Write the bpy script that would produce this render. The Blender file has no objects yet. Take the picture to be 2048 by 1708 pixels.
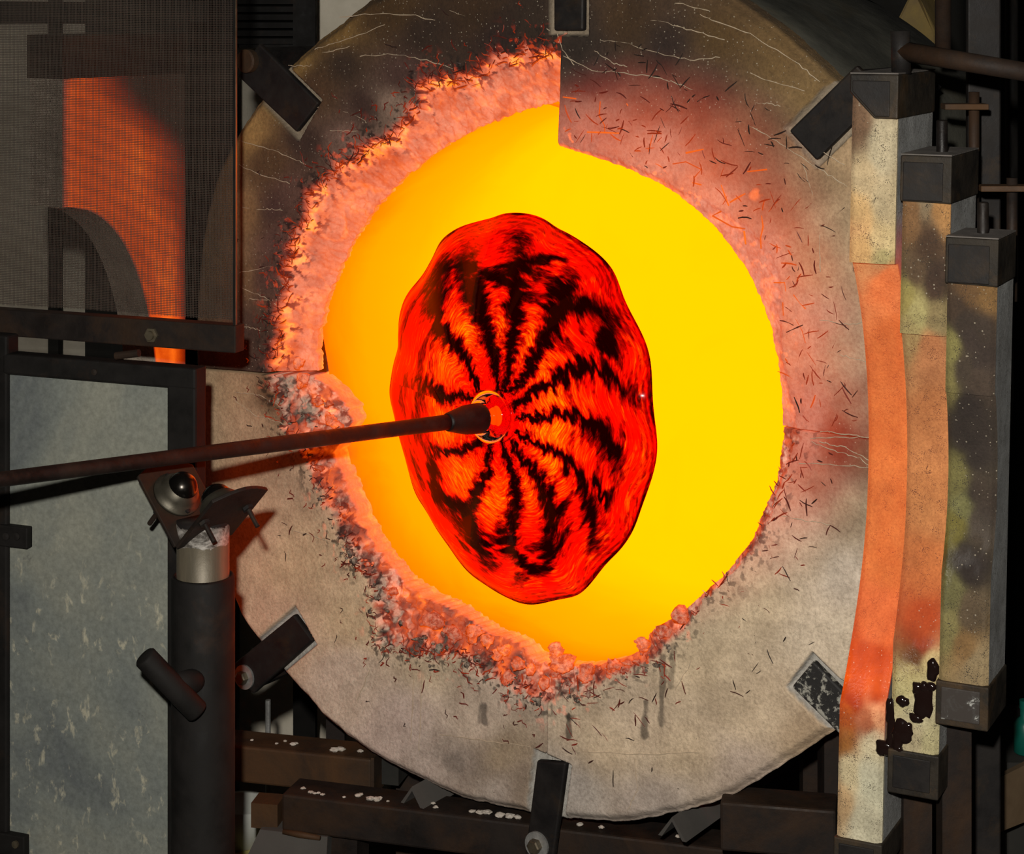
import bpy, math, random
import numpy as np
random.seed(7); rng = np.random.default_rng(7)
S = bpy.context.scene
COL = S.collection

# ------------------------------------------------------------------ camera, world, light, exposure
F_PX, HOR, CAM_Z = 4000.0, 0.0, 1.66            # focal length and horizon row for a 2048x1708 frame
cam = bpy.data.cameras.new('camera'); cam_o = bpy.data.objects.new('camera', cam); COL.objects.link(cam_o)
cam.sensor_fit = 'HORIZONTAL'; cam.sensor_width = 36.0; cam.lens = 36.0 * F_PX / 2048
cam.shift_y = -(854 - HOR) / 2048; cam.clip_start = .05; cam.clip_end = 60
cam_o.location = (0, 0, CAM_Z); cam_o.rotation_euler = (math.pi / 2, 0, 0)
S.camera = cam_o
w = bpy.data.worlds.new('world'); S.world = w; w.use_nodes = True
w.node_tree.nodes['Background'].inputs[0].default_value = (.9, .85, .8, 1)
w.node_tree.nodes['Background'].inputs[1].default_value = .004
fl = bpy.data.lights.new('camera_flash', 'AREA'); fl.shape = 'DISK'; fl.size = .035; fl.energy = 45; fl.color = (1, .95, .87)
fl_o = bpy.data.objects.new('camera_flash', fl); COL.objects.link(fl_o)
fl_o.location = (-.05, 0.0, CAM_Z + .125); fl_o.rotation_euler = (math.radians(78), 0, 0)
S.view_settings.view_transform = 'Standard'; S.view_settings.look = 'None'
S.view_settings.exposure = 0.0; S.view_settings.gamma = 1.0; S.view_settings.use_curve_mapping = False
S.cycles.use_denoising = True
S.cycles.max_bounces = 8; S.cycles.transparent_max_bounces = 24
S.cycles.sample_clamp_indirect = 6.0

# ------------------------------------------------------------------ helpers
def V(*a): return np.array(a, float)
def nrm(v): v = np.asarray(v, float); return v / np.linalg.norm(v)
def at(px, py, Y):
    return V((px - 1024) / F_PX * Y, Y, CAM_Z - (py - HOR) / F_PX * Y)
def on(px, py, P0, n):                            # where the sight line of a pixel meets a plane of the scene
    d = V((px - 1024) / F_PX, 1, -(py - HOR) / F_PX); o = V(0, 0, CAM_Z)
    return o + d * ((P0 - o) @ n / (d @ n))
def px_of(P):
    P = np.asarray(P); return np.stack([1024 + F_PX * P[..., 0] / P[..., 1], HOR - F_PX * (P[..., 2] - CAM_Z) / P[..., 1]], -1)
def lin(c):
    c = np.asarray(c, float) / 255; return np.where(c <= .04045, c / 12.92, ((c + .055) / 1.055) ** 2.4)
def sm(a, b, x):
    t = np.clip((x - a) / (b - a), 0, 1); return t * t * (3 - 2 * t)

def _hash(i, j, s):
    h = (i.astype(np.int64) * 374761393 + j.astype(np.int64) * 668265263 + s * 974634777) & 0xffffffff
    h = ((h ^ (h >> 13)) * 1274126177) & 0xffffffff
    return ((h ^ (h >> 16)) & 0xffffff) / float(0xffffff)
def vnoise(x, y, s=0):
    x = np.asarray(x, float); y = np.asarray(y, float)
    i = np.floor(x); j = np.floor(y); u = x - i; v = y - j
    u = u * u * (3 - 2 * u); v = v * v * (3 - 2 * v)
    i = i.astype(np.int64); j = j.astype(np.int64)
    return (_hash(i, j, s) * (1 - u) + _hash(i + 1, j, s) * u) * (1 - v) + (_hash(i, j + 1, s) * (1 - u) + _hash(i + 1, j + 1, s) * u) * v
def fbm(x, y, s=0, o=4):
    r = 0; a = .5; t = 0
    for k in range(o):
        r = r + a * vnoise(x * 2 ** k, y * 2 ** k, s + k * 17); t += a; a *= .5
    return r / t

def world_loc(p):
    l = np.zeros(3)
    while p is not None: l = l + np.array(p.location); p = p.parent
    return l
def mesh_obj(name, verts, faces, m, parent=None, smooth=False, attrs=None, bevel=0, kind=None):
    verts = np.asarray(verts, float)
    if parent is not None: verts = verts - world_loc(parent)
    me = bpy.data.meshes.new(name)
    if isinstance(faces, np.ndarray):
        n, k = faces.shape
        me.vertices.add(len(verts)); me.vertices.foreach_set('co', verts.astype(np.float32).ravel())
        me.loops.add(n * k); me.loops.foreach_set('vertex_index', faces.astype(np.int32).ravel())
        me.polygons.add(n); me.polygons.foreach_set('loop_start', (np.arange(n) * k).astype(np.int32))
        me.polygons.foreach_set('loop_total', np.full(n, k, np.int32)); me.update(calc_edges=True)
    else:
        me.from_pydata([tuple(v) for v in verts], [], faces)
    me.validate()
    if smooth: me.polygons.foreach_set('use_smooth', np.ones(len(me.polygons), bool))
    for nme, arr in (attrs or {}).items():
        arr = np.asarray(arr, np.float32)
        if arr.ndim == 2:
            a = me.color_attributes.new(nme, 'FLOAT_COLOR', 'POINT')
            a.data.foreach_set('color', np.c_[arr, np.ones(len(arr))].astype(np.float32).ravel())
        else:
            me.attributes.new(nme, 'FLOAT', 'POINT').data.foreach_set('value', arr)
    me.materials.append(m)
    o = bpy.data.objects.new(name, me); COL.objects.link(o)
    if parent is not None: o.parent = parent
    if bevel:
        b = o.modifiers.new('bevel', 'BEVEL'); b.width = bevel; b.segments = 2; b.limit_method = 'ANGLE'; b.angle_limit = math.radians(40)
    if kind: o['kind'] = kind
    return o
class MB:
    def __init__(s): s.v = []; s.f = []; s.h = []
    def add(s, vs, fs, h=0.):
        b = len(s.v); s.v += [tuple(map(float, p)) for p in vs]; s.f += [tuple(b + i for i in f) for f in fs]; s.h += [h] * len(vs); return s
    def frame_box(s, o, ax, ay, az):              # o corner, three edge vectors
        o = np.asarray(o, float); vs = [o + i * ax + j * ay + k * az for k in (0, 1) for j in (0, 1) for i in (0, 1)]
        fs = [(0, 2, 3, 1), (4, 5, 7, 6), (0, 1, 5, 4), (2, 6, 7, 3), (0, 4, 6, 2), (1, 3, 7, 5)]
        if np.dot(np.cross(ax, ay), az) < 0: fs = [f[::-1] for f in fs]
        return s.add(vs, fs)
    def prism(s, pts, ext):                       # planar outline pushed along ext
        pts = [np.asarray(p, float) for p in pts]; n = len(pts)
        nn = sum((np.cross(pts[i] - pts[0], pts[(i + 1) % n] - pts[0]) for i in range(n)), np.zeros(3))
        if np.dot(nn, ext) > 0: pts = pts[::-1]
        vs = pts + [p + ext for p in pts]
        fs = [tuple(range(n)), tuple(range(2 * n - 1, n - 1, -1))] + [(i, i + n, (i + 1) % n + n, (i + 1) % n) for i in range(n)]
        return s.add(vs, fs)
    def tube(s, pts, r, seg=10, h=0., cap=True):
        pts = [np.asarray(p, float) for p in pts]; n = len(pts)
        if np.isscalar(r): r = [r] * n
        vs = []; ref = None
        for i, p in enumerate(pts):
            t = nrm(pts[min(i + 1, n - 1)] - pts[max(i - 1, 0)])
            if ref is None: ref = V(0, 0, 1) if abs(t[2]) < .9 else V(1, 0, 0)
            a = nrm(np.cross(t, ref)); b = np.cross(t, a); ref = -b if np.dot(-b, ref) > 0 else b
            a = nrm(np.cross(t, ref)); b = np.cross(a, t)
            vs += [p + r[i] * (math.cos(2 * math.pi * k / seg) * a + math.sin(2 * math.pi * k / seg) * b) for k in range(seg)]
        fs = [(i * seg + k, i * seg + (k + 1) % seg, (i + 1) * seg + (k + 1) % seg, (i + 1) * seg + k) for i in range(n - 1) for k in range(seg)]
        if cap: fs += [tuple(range(seg - 1, -1, -1)), tuple((n - 1) * seg + k for k in range(seg))]
        return s.add(vs, fs, h)
    def lathe(s, o, d, prof, seg=32):             # prof: (distance along d, radius)
        o = np.asarray(o, float); d = nrm(d)
        return s.tube([o + d * p[0] for p in prof], [max(p[1], 1e-5) for p in prof], seg) if all(abs(prof[i + 1][0] - prof[i][0]) > 1e-7 for i in range(len(prof) - 1)) else s._lathe2(o, d, prof, seg)
    def _lathe2(s, o, d, prof, seg):
        ref = V(0, 0, 1) if abs(d[2]) < .9 else V(1, 0, 0)
        a = nrm(np.cross(d, ref)); b = np.cross(a, d); n = len(prof); vs = []
        for t, r in prof:
            r = max(r, 1e-5)
            vs += [o + d * t + r * (math.cos(2 * math.pi * k / seg) * a + math.sin(2 * math.pi * k / seg) * b) for k in range(seg)]
        fs = [(i * seg + k, i * seg + (k + 1) % seg, (i + 1) * seg + (k + 1) % seg, (i + 1) * seg + k) for i in range(n - 1) for k in range(seg)]
        fs += [tuple(range(seg - 1, -1, -1)), tuple((n - 1) * seg + k for k in range(seg))]
        return s.add(vs, fs)
    def blob(s, c, r, sq=(1, 1, 1), seed=0, rough=.35, h=0.):
        t = (1 + 5 ** .5) / 2
        P = np.array([(-1, t, 0), (1, t, 0), (-1, -t, 0), (1, -t, 0), (0, -1, t), (0, 1, t), (0, -1, -t), (0, 1, -t), (t, 0, -1), (t, 0, 1), (-t, 0, -1), (-t, 0, 1)], float)
        Fc = [(0, 11, 5), (0, 5, 1), (0, 1, 7), (0, 7, 10), (0, 10, 11), (1, 5, 9), (5, 11, 4), (11, 10, 2), (10, 7, 6), (7, 1, 8), (3, 9, 4), (3, 4, 2), (3, 2, 6), (3, 6, 8), (3, 8, 9), (4, 9, 5), (2, 4, 11), (6, 2, 10), (8, 6, 7), (9, 8, 1)]
        g = np.random.default_rng(seed); P = P / np.linalg.norm(P[0])
        PL = [tuple(p) for p in P]; mid = {}; F2 = []
        def md(i, j):
            k = (min(i, j), max(i, j))
            if k not in mid: mid[k] = len(PL); PL.append(tuple(nrm(np.array(PL[i]) + np.array(PL[j]))))
            return mid[k]
        for a_, b_, c_ in Fc:
            x, y, z_ = md(a_, b_), md(b_, c_), md(c_, a_); F2 += [(a_, x, z_), (b_, y, x), (c_, z_, y), (x, y, z_)]
        P = np.array(PL); Fc = F2; P = P * (1 - rough / 2 + rough * g.random((len(P), 1)))
        return s.add(np.asarray(c) + P * r * np.asarray(sq), Fc, h)
    def build(s, name, m, parent=None, smooth=False, bevel=0, kind=None, heat=False):
        return mesh_obj(name, s.v, s.f, m, parent, smooth, {'heat_and_furnace_light': np.array(s.h)} if heat else None, bevel, kind)

def thing(name, label, cat, loc, group=None):
    o = bpy.data.objects.new(name, None); COL.objects.link(o); o.empty_display_size = .1
    o.location = tuple(map(float, loc)); o['label'] = label; o['category'] = cat
    if group: o['group'] = group
    return o
def tag(o, label, cat, group=None):
    o['label'] = label; o['category'] = cat
    if group: o['group'] = group
    return o

# ------------------------------------------------------------------ materials
class NT:
    def __init__(s, name):
        s.m = bpy.data.materials.new(name); s.m.use_nodes = True; s.t = s.m.node_tree; s.t.nodes.clear()
        s.out = s.t.nodes.new('ShaderNodeOutputMaterial')
    def n(s, typ, ins=None, **kw):
        nd = s.t.nodes.new('ShaderNode' + typ)
        for k, v in kw.items(): setattr(nd, k, v)
        for k, v in (ins or {}).items():
            if isinstance(v, bpy.types.NodeSocket): s.t.links.new(v, nd.inputs[k])
            else: nd.inputs[k].default_value = v
        return nd
    def noise(s, scale, detail=4, rough=.55, vec=None, dist=0):
        ins = {'Scale': scale, 'Detail': detail, 'Roughness': rough, 'Distortion': dist}
        if vec is not None: ins['Vector'] = vec
        return s.n('TexNoise', ins).outputs['Fac']
    def co(s, which='Object'): return s.n('TexCoord').outputs[which]
    def mapped(s, vec, sc): return s.n('Mapping', {'Vector': vec, 'Scale': sc}).outputs[0]
    def ramp(s, fac, stops):
        nd = s.n('ValToRGB', {'Fac': fac}); e = nd.color_ramp.elements
        e[0].position = stops[0][0]; e[-1].position = stops[-1][0]
        for p, c in stops[1:-1]: e.new(p)
        for k, (p, c) in enumerate(stops): e[k].color = (*c, 1) if len(c) == 3 else c
        return nd.outputs['Color']
    def mix(s, fac, a, b, mode='MIX'):
        nd = s.t.nodes.new('ShaderNodeMix'); nd.data_type = 'RGBA'; nd.blend_type = mode; nd.clamp_factor = True
        for k, v in ((0, fac), (6, a), (7, b)):
            if isinstance(v, bpy.types.NodeSocket): s.t.links.new(v, nd.inputs[k])
            else: nd.inputs[k].default_value = (*v, 1) if k and len(v) == 3 else v
        return nd.outputs[2]
    def math(s, op, a, b=None, clamp=False):
        nd = s.t.nodes.new('ShaderNodeMath'); nd.operation = op; nd.use_clamp = clamp
        for k, v in ((0, a), (1, b)):
            if v is None: continue
            if isinstance(v, bpy.types.NodeSocket): s.t.links.new(v, nd.inputs[k])
            else: nd.inputs[k].default_value = v
        return nd.outputs[0]
    def attr(s, name, out='Fac'): return s.n('Attribute', attribute_name=name).outputs[out]
    def bump(s, h, strength=.3, dist=.002): return s.n('Bump', {'Height': h, 'Strength': strength, 'Distance': dist}).outputs[0]
    def done(s, sock): s.t.links.new(sock, s.out.inputs['Surface']); return s.m
    def pbsdf(s, **k):
        return s.n('BsdfPrincipled', {kk.replace('_', ' '): v for kk, v in k.items()}).outputs[0]

def g3(c): return tuple(float(x) for x in lin(c))
def metal(name, c1, c2, rust=None, rough=.5, metallic=.6, sc=18, bump=.15, amt=.5, specks=0, spec=.35):
    t = NT(name); co = t.co()
    base = t.mix(t.n('MapRange', {0: t.noise(sc, 6, .6, co), 1: .35, 2: .68}).outputs[0], c1, c2)
    if rust:
        base = t.mix(t.n('MapRange', {0: t.noise(sc * .6, 8, .7, co, .4), 1: .62 - .3 * amt, 2: .78 - .2 * amt}).outputs[0], base, rust)
    if specks:
        v = t.n('TexVoronoi', {'Vector': co, 'Scale': 160.}).outputs['Distance']
        keep = t.math('GREATER_THAN', t.noise(30, 2, .5, co), 1 - specks)
        base = t.mix(t.math('MULTIPLY', t.math('LESS_THAN', v, .22), keep), base, (.45, .42, .38))
    rr = t.n('MapRange', {0: t.noise(sc * 2, 4, .6, co), 1: .3, 2: .7, 3: rough - .12, 4: rough + .15}).outputs[0]
    return t.done(t.pbsdf(Base_Color=base, Metallic=metallic, Roughness=rr, Specular_IOR_Level=spec, Normal=t.bump(t.noise(sc * 6, 5, .65, co), bump, .002)))

M = {}
M['black_steel'] = metal('black_steel', (.007, .0065, .006), (.014, .0125, .0115), (.026, .016, .011), .65, .0, 20, .12, .25, .16, .12)
M['brown_steel'] = metal('brown_steel', (.010, .0075, .0065), (.021, .015, .012), (.036, .019, .010), .65, .1, 16, .25, .6, .08, .22)
M['rusty_steel'] = metal('rusty_steel', (.024, .015, .010), (.045, .028, .016), (.075, .036, .014), .7, .1, 14, .3, .9, 0, .25)
M['box_steel'] = metal('box_steel', (.014, .012, .010), (.036, .028, .019), (.07, .042, .02), .6, .1, 26, .3, .35, .14, .25)
M['box_top'] = metal('box_top', (.10, .09, .08), (.17, .15, .135), None, .8, .1, 40, .4)
M['bar_steel'] = metal('bar_steel', (.010, .009, .009), (.019, .016, .014), (.035, .022, .012), .6, .1, 24, .15, .35, .05, .25)
M['rod_steel'] = metal('rod_steel', (.006, .0045, .004), (.011, .008, .0065), (.022, .016, .012), .5, .15, 30, .2, .4, .06, .35)
M['zinc'] = metal('zinc', (.30, .30, .29), (.42, .42, .40), (.30, .22, .12), .45, .6, 60, .2, .1)
M['bright_steel'] = metal('bright_steel', (.10, .085, .06), (.16, .13, .085), (.07, .05, .03), .42, .6, 30, .1, .35)
M['ball_steel'] = metal('ball_steel', (.02, .018, .017), (.04, .035, .03), None, .18, .9, 12, .02)
M['cup_steel'] = metal('cup_steel', (.05, .045, .033), (.09, .08, .06), None, .45, .6, 20, .1)
M['dark_room'] = metal('dark_room', (.012, .012, .010), (.028, .026, .022), None, .8, 0, 8, .2)
M['screen_wire'] = metal('screen_wire', (.036, .027, .020), (.066, .051, .038), None, .75, .0, 9, 0)
M['drum_steel'] = metal('drum_steel', (.035, .035, .028), (.075, .072, .055), (.06, .05, .03), .85, .05, 12, .5, .3)
M['wood'] = metal('wood', (.10, .065, .035), (.15, .10, .055), None, .8, 0, 10, .2)
M['pale_stone'] = metal('pale_stone', (.62, .56, .44), (.85, .78, .64), None, .9, 0, 9, .5)
M['grey_plastic'] = metal('grey_plastic', (.35, .36, .33), (.45, .46, .42), None, .6, 0, 9, .05)
M['yellow_plastic'] = metal('yellow_plastic', (.55, .48, .16), (.6, .53, .2), None, .6, 0, 9, .05)
M['teal_plastic'] = metal('teal_plastic', (.004, .08, .06), (.006, .10, .075), None, .35, 0, 9, .02)
M['concrete'] = metal('concrete', (.05, .045, .04), (.085, .078, .07), None, .9, 0, 5, .3)
M['crumb'] = metal('crumb', (.40, .35, .29), (.55, .50, .44), None, .9, 0, 80, .4)
M['gold_board'] = metal('gold_board', (.10, .07, .02), (.20, .14, .045), (.09, .06, .035), .8, 0, 9, .4, .4)

def heat_and_light_emission(t, heat):                       # incandescence: deep red, through orange, to yellow; on doors painted furnace light
    col = t.ramp(heat, [(0, (.0, .0, .0)), (.1, (.10, .003, .0)), (.35, (.36, .025, .0)), (.62, (.68, .070, .002)), (.85, (1.0, .15, .006)), (1, (1.25, .30, .01))])
    return col
def refractory(name, fine=240, speck=.5, pit=.35, gloss=None):
    t = NT(name); co = t.co()
    stain_and_light = t.attr('stain_and_light', 'Color')
    f = t.noise(fine, 5, .7, co)
    base = t.mix(1.0, stain_and_light, t.ramp(f, [(.25, (.62, .60, .58)), (.6, (1.05, 1.05, 1.05))]), 'MULTIPLY')
    cl = t.noise(26, 6, .65, co)
    base = t.mix(.55, base, t.mix(1.0, base, t.ramp(cl, [(.3, (.62, .58, .54)), (.68, (1.25, 1.25, 1.25))]), 'MULTIPLY'))
    if speck:
        v = t.n('TexVoronoi', {'Vector': co, 'Scale': 850.}).outputs['Distance']
        k = t.math('MULTIPLY', t.math('LESS_THAN', v, t.n('MapRange', {0: t.noise(110, 3, .6, co), 1: .3, 2: .7, 3: .05, 4: .42}).outputs[0]), t.math('GREATER_THAN', t.noise(60, 3, .6, co), 1.04 - speck))
        base = t.mix(t.math('MULTIPLY', k, t.math('SUBTRACT', 1, t.math('MULTIPLY', t.attr('heat_and_furnace_light'), 1.2, True), True)), base, (.035, .026, .018))
    if speck:                                      # pale pin-head specks on the dark glaze
        lum = t.n('RGBToBW', {0: stain_and_light}).outputs[0]; v2 = t.n('TexVoronoi', {'Vector': co, 'Scale': 300.})
        dots = t.math('MULTIPLY', t.math('LESS_THAN', v2.outputs['Distance'], t.n('MapRange', {0: t.n('RGBToBW', {0: v2.outputs['Color']}).outputs[0], 1: .45, 2: .85, 3: .0, 4: .24}).outputs[0]), t.math('LESS_THAN', lum, .14))
        base = t.mix(t.math('MULTIPLY', dots, .8), base, (.36, .31, .23))
    heat = t.math('MULTIPLY', t.attr('heat_and_furnace_light'), t.n('MapRange', {0: t.noise(70, 6, .7, co), 1: .25, 2: .75, 3: .84, 4: 1.14}).outputs[0])
    rough = .92
    if gloss: rough = t.n('MapRange', {0: t.attr('gloss'), 1: 0., 2: 1., 3: .9, 4: .12}).outputs[0]
    h = t.math('ADD', t.noise(fine, 5, .7, co), t.math('MULTIPLY', t.noise(45, 4, .6, co), 2.))
    return t.done(t.pbsdf(Base_Color=base, Roughness=rough, Normal=t.bump(h, pit, .003), Emission_Color=heat_and_light_emission(t, heat), Emission_Strength=1.0))
M['fibre_board'] = refractory('fibre_board', 260, .34, .45)
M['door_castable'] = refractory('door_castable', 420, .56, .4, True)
t = NT('steel_needle'); hh = t.attr('heat_and_furnace_light')
M['needle'] = t.done(t.pbsdf(Base_Color=(.028, .018, .014, 1), Roughness=.6, Metallic=.3, Emission_Color=heat_and_light_emission(t, hh), Emission_Strength=1.0))
t = NT('pale_strand')
M['strand'] = t.done(t.pbsdf(Base_Color=(.50, .40, .28, 1), Roughness=.9))

t = NT('furnace_glow'); co = t.co(); dep = t.attr('depth')
f = t.math('ADD', dep, t.math('MULTIPLY', t.math('SUBTRACT', t.noise(9, 6, .6, co, .6), .5), .22))
c = t.ramp(f, [(0, (1, .05, .001)), (.06, (1, .066, .0)), (.2, (1, .080, .0)), (.5, (1, .096, .0)), (.8, (1, .125, .0)), (1, (1, .140, .0))])
M['glow'] = t.done(t.n('Emission', {0: c, 1: t.n('MapRange', {0: f, 1: 0., 2: .25, 3: 3.4, 4: 5.0}).outputs[0]}).outputs[0])

# hot coloured glass: a clear body, its front skin carries the colour; lit from behind by the furnace
t = NT('coloured_glass'); co = t.co()
dark = t.attr('dark'); lt = t.attr('light')
uv = t.n('Attribute', attribute_name='polar').outputs['Vector']
st = t.noise(1., 5, .62, t.mapped(uv, (7., 95., 1.)), .35)
st2 = t.noise(1., 4, .6, t.mapped(uv, (16., 60., 3.)), .6)
body = t.math('ADD', lt, t.math('MULTIPLY', t.math('SUBTRACT', st, .5), 1.35))
tint = t.ramp(body, [(.0, (.06, .0, .0)), (.25, (.21, .001, .0)), (.52, (.26, .006, .0)), (.66, (.27, .05, .001)), (.80, (.28, .15, .004)), (1, (.32, .45, .01))])
dk = t.math('ADD', dark, t.math('MULTIPLY', t.math('SUBTRACT', st2, .5), 1.15))
tint = t.mix(1., tint, t.ramp(dk, [(.12, (1, 1, 1)), (.34, (.42, .10, .1)), (.6, (.06, .01, .01)), (.85, (.008, .004, .004))]), 'MULTIPLY')
tr = t.n('BsdfTransparent', {0: tint}).outputs[0]
gl = t.n('BsdfGlossy', {0: (1, 1, 1, 1), 'Roughness': .06}).outputs[0]
fr = t.math('MULTIPLY', t.n('Fresnel', {'IOR': 1.4}).outputs[0], .3)
em = t.n('Emission', {0: t.mix(t.n('MapRange', {0: dk, 1: .25, 2: .7}).outputs[0], (1, .01, 0), (.02, 0, 0)), 1: .10}).outputs[0]
mx = t.n('MixShader', {0: fr, 1: tr, 2: gl}).outputs[0]
M['disc_front'] = t.done(t.n('AddShader', {0: mx, 1: em}).outputs[0])
t = NT('clear_glass_skin')
M['disc_back'] = t.done(t.n('MixShader', {0: .03, 1: t.n('BsdfTransparent', {0: (1, .99, .97, 1)}).outputs[0], 2: t.n('BsdfGlossy', {'Roughness': .1}).outputs[0]}).outputs[0])
t = NT('hub_glass')
M['hub_glass'] = t.done(t.pbsdf(Base_Color=(.85, .11, .05, 1), Roughness=.03, IOR=1.48, Transmission_Weight=1.0))

# ------------------------------------------------------------------ setting: the workshop
def room():
    X0, X1, Y0, Y1, Z1, T = -2.6, 2.4, -1.2, 5.2, 3.3, .1
    for nm, o, s, m in (('floor', (X0, Y0, -T), (X1 - X0, Y1 - Y0, T), 'concrete'), ('ceiling', (X0, Y0, Z1), (X1 - X0, Y1 - Y0, T), 'dark_room'),
                        ('wall_back', (X0, Y1, 0), (X1 - X0, T, Z1), 'dark_room'), ('wall_inner', (X0, 4.02, 0), (X0 * -1 - .25, T, Z1), 'pale_stone'), ('wall_front', (X0, Y0 - T, 0), (X1 - X0, T, Z1), 'dark_room'),
                        ('wall_left', (X0 - T, Y0, 0), (T, Y1 - Y0, Z1), 'dark_room'), ('wall_right', (X1, Y0, 0), (T, Y1 - Y0, Z1), 'dark_room')):
        MB().frame_box(V(*o), V(s[0], 0, 0), V(0, s[1], 0), V(0, 0, s[2])).build(nm, M[m])['kind'] = 'structure'
room()

# ------------------------------------------------------------------ the glory hole furnace
PHI = math.radians(34)
N = V(-math.sin(PHI), -math.cos(PHI), 0); U = V(math.cos(PHI), -math.sin(PHI), 0); Z = V(0, 0, 1)
C0 = at(1095, 790, 2.30)                          # centre of the mouth
def pl(px, py):                                   # pixel -> (a, b) on the collar plane
    q = on(px, py, C0, N) - C0; return V(q @ U, q[2])
def P3(a, b, dep=0.):
    a, b, dep = np.broadcast_arrays(np.asarray(a, float), b, dep)
    return C0 + a[..., None] * U + b[..., None] * Z - dep[..., None] * N
R_IN = [(1560, 870), (1560, 800), (1555, 740), (1540, 660), (1520, 600), (1490, 540), (1450, 485), (1400, 430), (1345, 385), (1283, 352), (1200, 320), (1160, 308), (1113, 291)]
R_IN_UL = [(1113, 202), (1060, 212), (1000, 228), (960, 243), (900, 270), (850, 300), (790, 345), (730, 405), (690, 455), (655, 515), (630, 570), (612, 620), (603, 660), (597, 700), (600, 745)]
R_IN_LL = [(600, 745), (610, 755), (648, 787), (677, 818), (684, 850), (660, 885), (653, 915), (655, 931), (677, 984), (705, 1054), (740, 1113), (789, 1170), (849, 1208), (884, 1221), (920, 1247), (960, 1272), (1010, 1290), (1060, 1330), (1095, 1338)]
R_IN_LR = [(1095, 1338), (1150, 1340), (1200, 1332), (1240, 1320), (1283, 1300), (1292, 1272), (1310, 1255), (1345, 1235), (1372, 1215), (1400, 1190), (1440, 1155), (1470, 1120), (1500, 1080), (1520, 1030), (1543, 975), (1548, 950), (1560, 870)]
R_B_UR = [(1600, 868), (1578, 780), (1566, 720), (1562, 640), (1560, 560), (1535, 495), (1480, 445), (1420, 405), (1360, 380), (1290, 343), (1220, 314), (1160, 300), (1113, 284)]
R_B_UL = [(1122, 105), (1080, 97), (1040, 105), (1000, 112), (955, 132), (900, 152), (850, 165), (832, 180), (835, 205), (800, 240), (765, 270), (700, 315), (650, 340), (620, 390), (600, 450), (575, 490), (570, 540), (560, 600), (550, 650), (540, 700), (530, 745)]
R_B_LL = [(530, 745), (545, 790), (560, 840), (580, 880), (610, 905), (630, 960), (665, 1030), (690, 1100), (735, 1160), (748, 1230), (760, 1290), (850, 1310), (920, 1310), (980, 1350), (1050, 1385), (1095, 1400)]
R_B_LR = [(1095, 1400), (1150, 1385), (1230, 1345), (1290, 1325), (1330, 1290), (1380, 1240), (1405, 1200), (1450, 1160), (1495, 1115), (1530, 1060), (1552, 990), (1566, 950), (1585, 900), (1600, 868)]
R_OUT = [(1757, 870), (1752, 750), (1737, 610), (1708, 500), (1715, 330), (1700, 220), (1670, 174), (1608, 116), (1550, 63), (1460, 0), (1370, -45), (1250, -75), (1130, -85), (1000, -80), (860, -50), (728, 3), (676, 45), (605, 102), (563, 142), (476, 254), (430, 340), (405, 420), (390, 520), (384, 623), (384, 740), (392, 880), (412, 1040), (440, 1150), (473, 1236), (506, 1282), (557, 1345), (608, 1401), (649, 1446), (690, 1479), (757, 1522), (846, 1569), (907, 1598), (976, 1615), (1044, 1629), (1160, 1644), (1232, 1649), (1297, 1641), (1341, 1631), (1440, 1602), (1531, 1552), (1597, 1508), (1660, 1465), (1690, 1400), (1712, 1300), (1735, 1150), (1752, 1000)]
def polar(pts):
    q = np.array([pl(*p) for p in pts]); return np.arctan2(q[:, 1], q[:, 0]), np.hypot(q[:, 0], q[:, 1])
def rfun(pts, closed=False):
    th, r = polar(pts); th = np.unwrap(th)
    if closed:
        th = np.mod(th, 2 * np.pi); o = np.argsort(th); th = th[o]; r = r[o]
        return lambda t: np.interp(np.mod(t, 2 * np.pi), np.r_[th - 2 * np.pi, th, th + 2 * np.pi], np.r_[r, r, r])
    if th[-1] < th[0]: th = th[::-1]; r = r[::-1]
    o = np.argsort(th); th = th[o]; r = r[o]
    def fn(t):
        k = np.round((th.mean() - t) / (2 * np.pi)); return np.interp(t + 2 * np.pi * k, th, r)
    return fn
r_out = rfun(R_OUT, True)
ang = lambda px, py: math.atan2(*pl(px, py)[::-1])
T_R, T_T, T_L, T_B = ang(1660, 869), ang(1117, 200), ang(500, 745) % (2 * math.pi), ang(1092, 1450) + 2 * math.pi

# clamps: (inner end corner 1, inner end corner 2, outer corner 2, outer corner 1)
CLIPS = [([(637, 206), (592, 264), (474, 152), (517, 86)], (500, 122)), ([(1107, 61), (1166, 61), (1168, -105), (1107, -105)], None),
         ([(1577, 262), (1632, 321), (1768, 185), (1712, 130)], None), ([(1626, 1322), (1583, 1374), (1700, 1490), (1742, 1440)], None),
         ([(1073, 1521), (1132, 1526), (1104, 1735), (1046, 1735)], (1074, 1690)), ([(587, 1229), (626, 1281), (506, 1388), (452, 1340)], (489, 1354))]
POCK = []
for (q, _) in CLIPS:
    c = np.array([pl(*p) for p in q]); ax = nrm((c[2] + c[3] - c[0] - c[1])); pe = V(-ax[1], ax[0])
    mid = (c[0] + c[1]) / 2; hw = max(abs((c[0] - mid) @ pe), abs((c[1] - mid) @ pe))
    POCK.append((mid, ax, pe, hw, np.linalg.norm((c[2] + c[3]) / 2 - mid)))
def pocket(a, b):
    out = np.zeros_like(a)
    for mid, ax, pe, hw, L in POCK:
        s = (a - mid[0]) * ax[0] + (b - mid[1]) * ax[1]; tt = np.abs((a - mid[0]) * pe[0] + (b - mid[1]) * pe[1])
        out = np.maximum(out, sm(-.007, -.004, s) * (1 - sm(hw + .0045, hw + .008, tt)))
    return out

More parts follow.
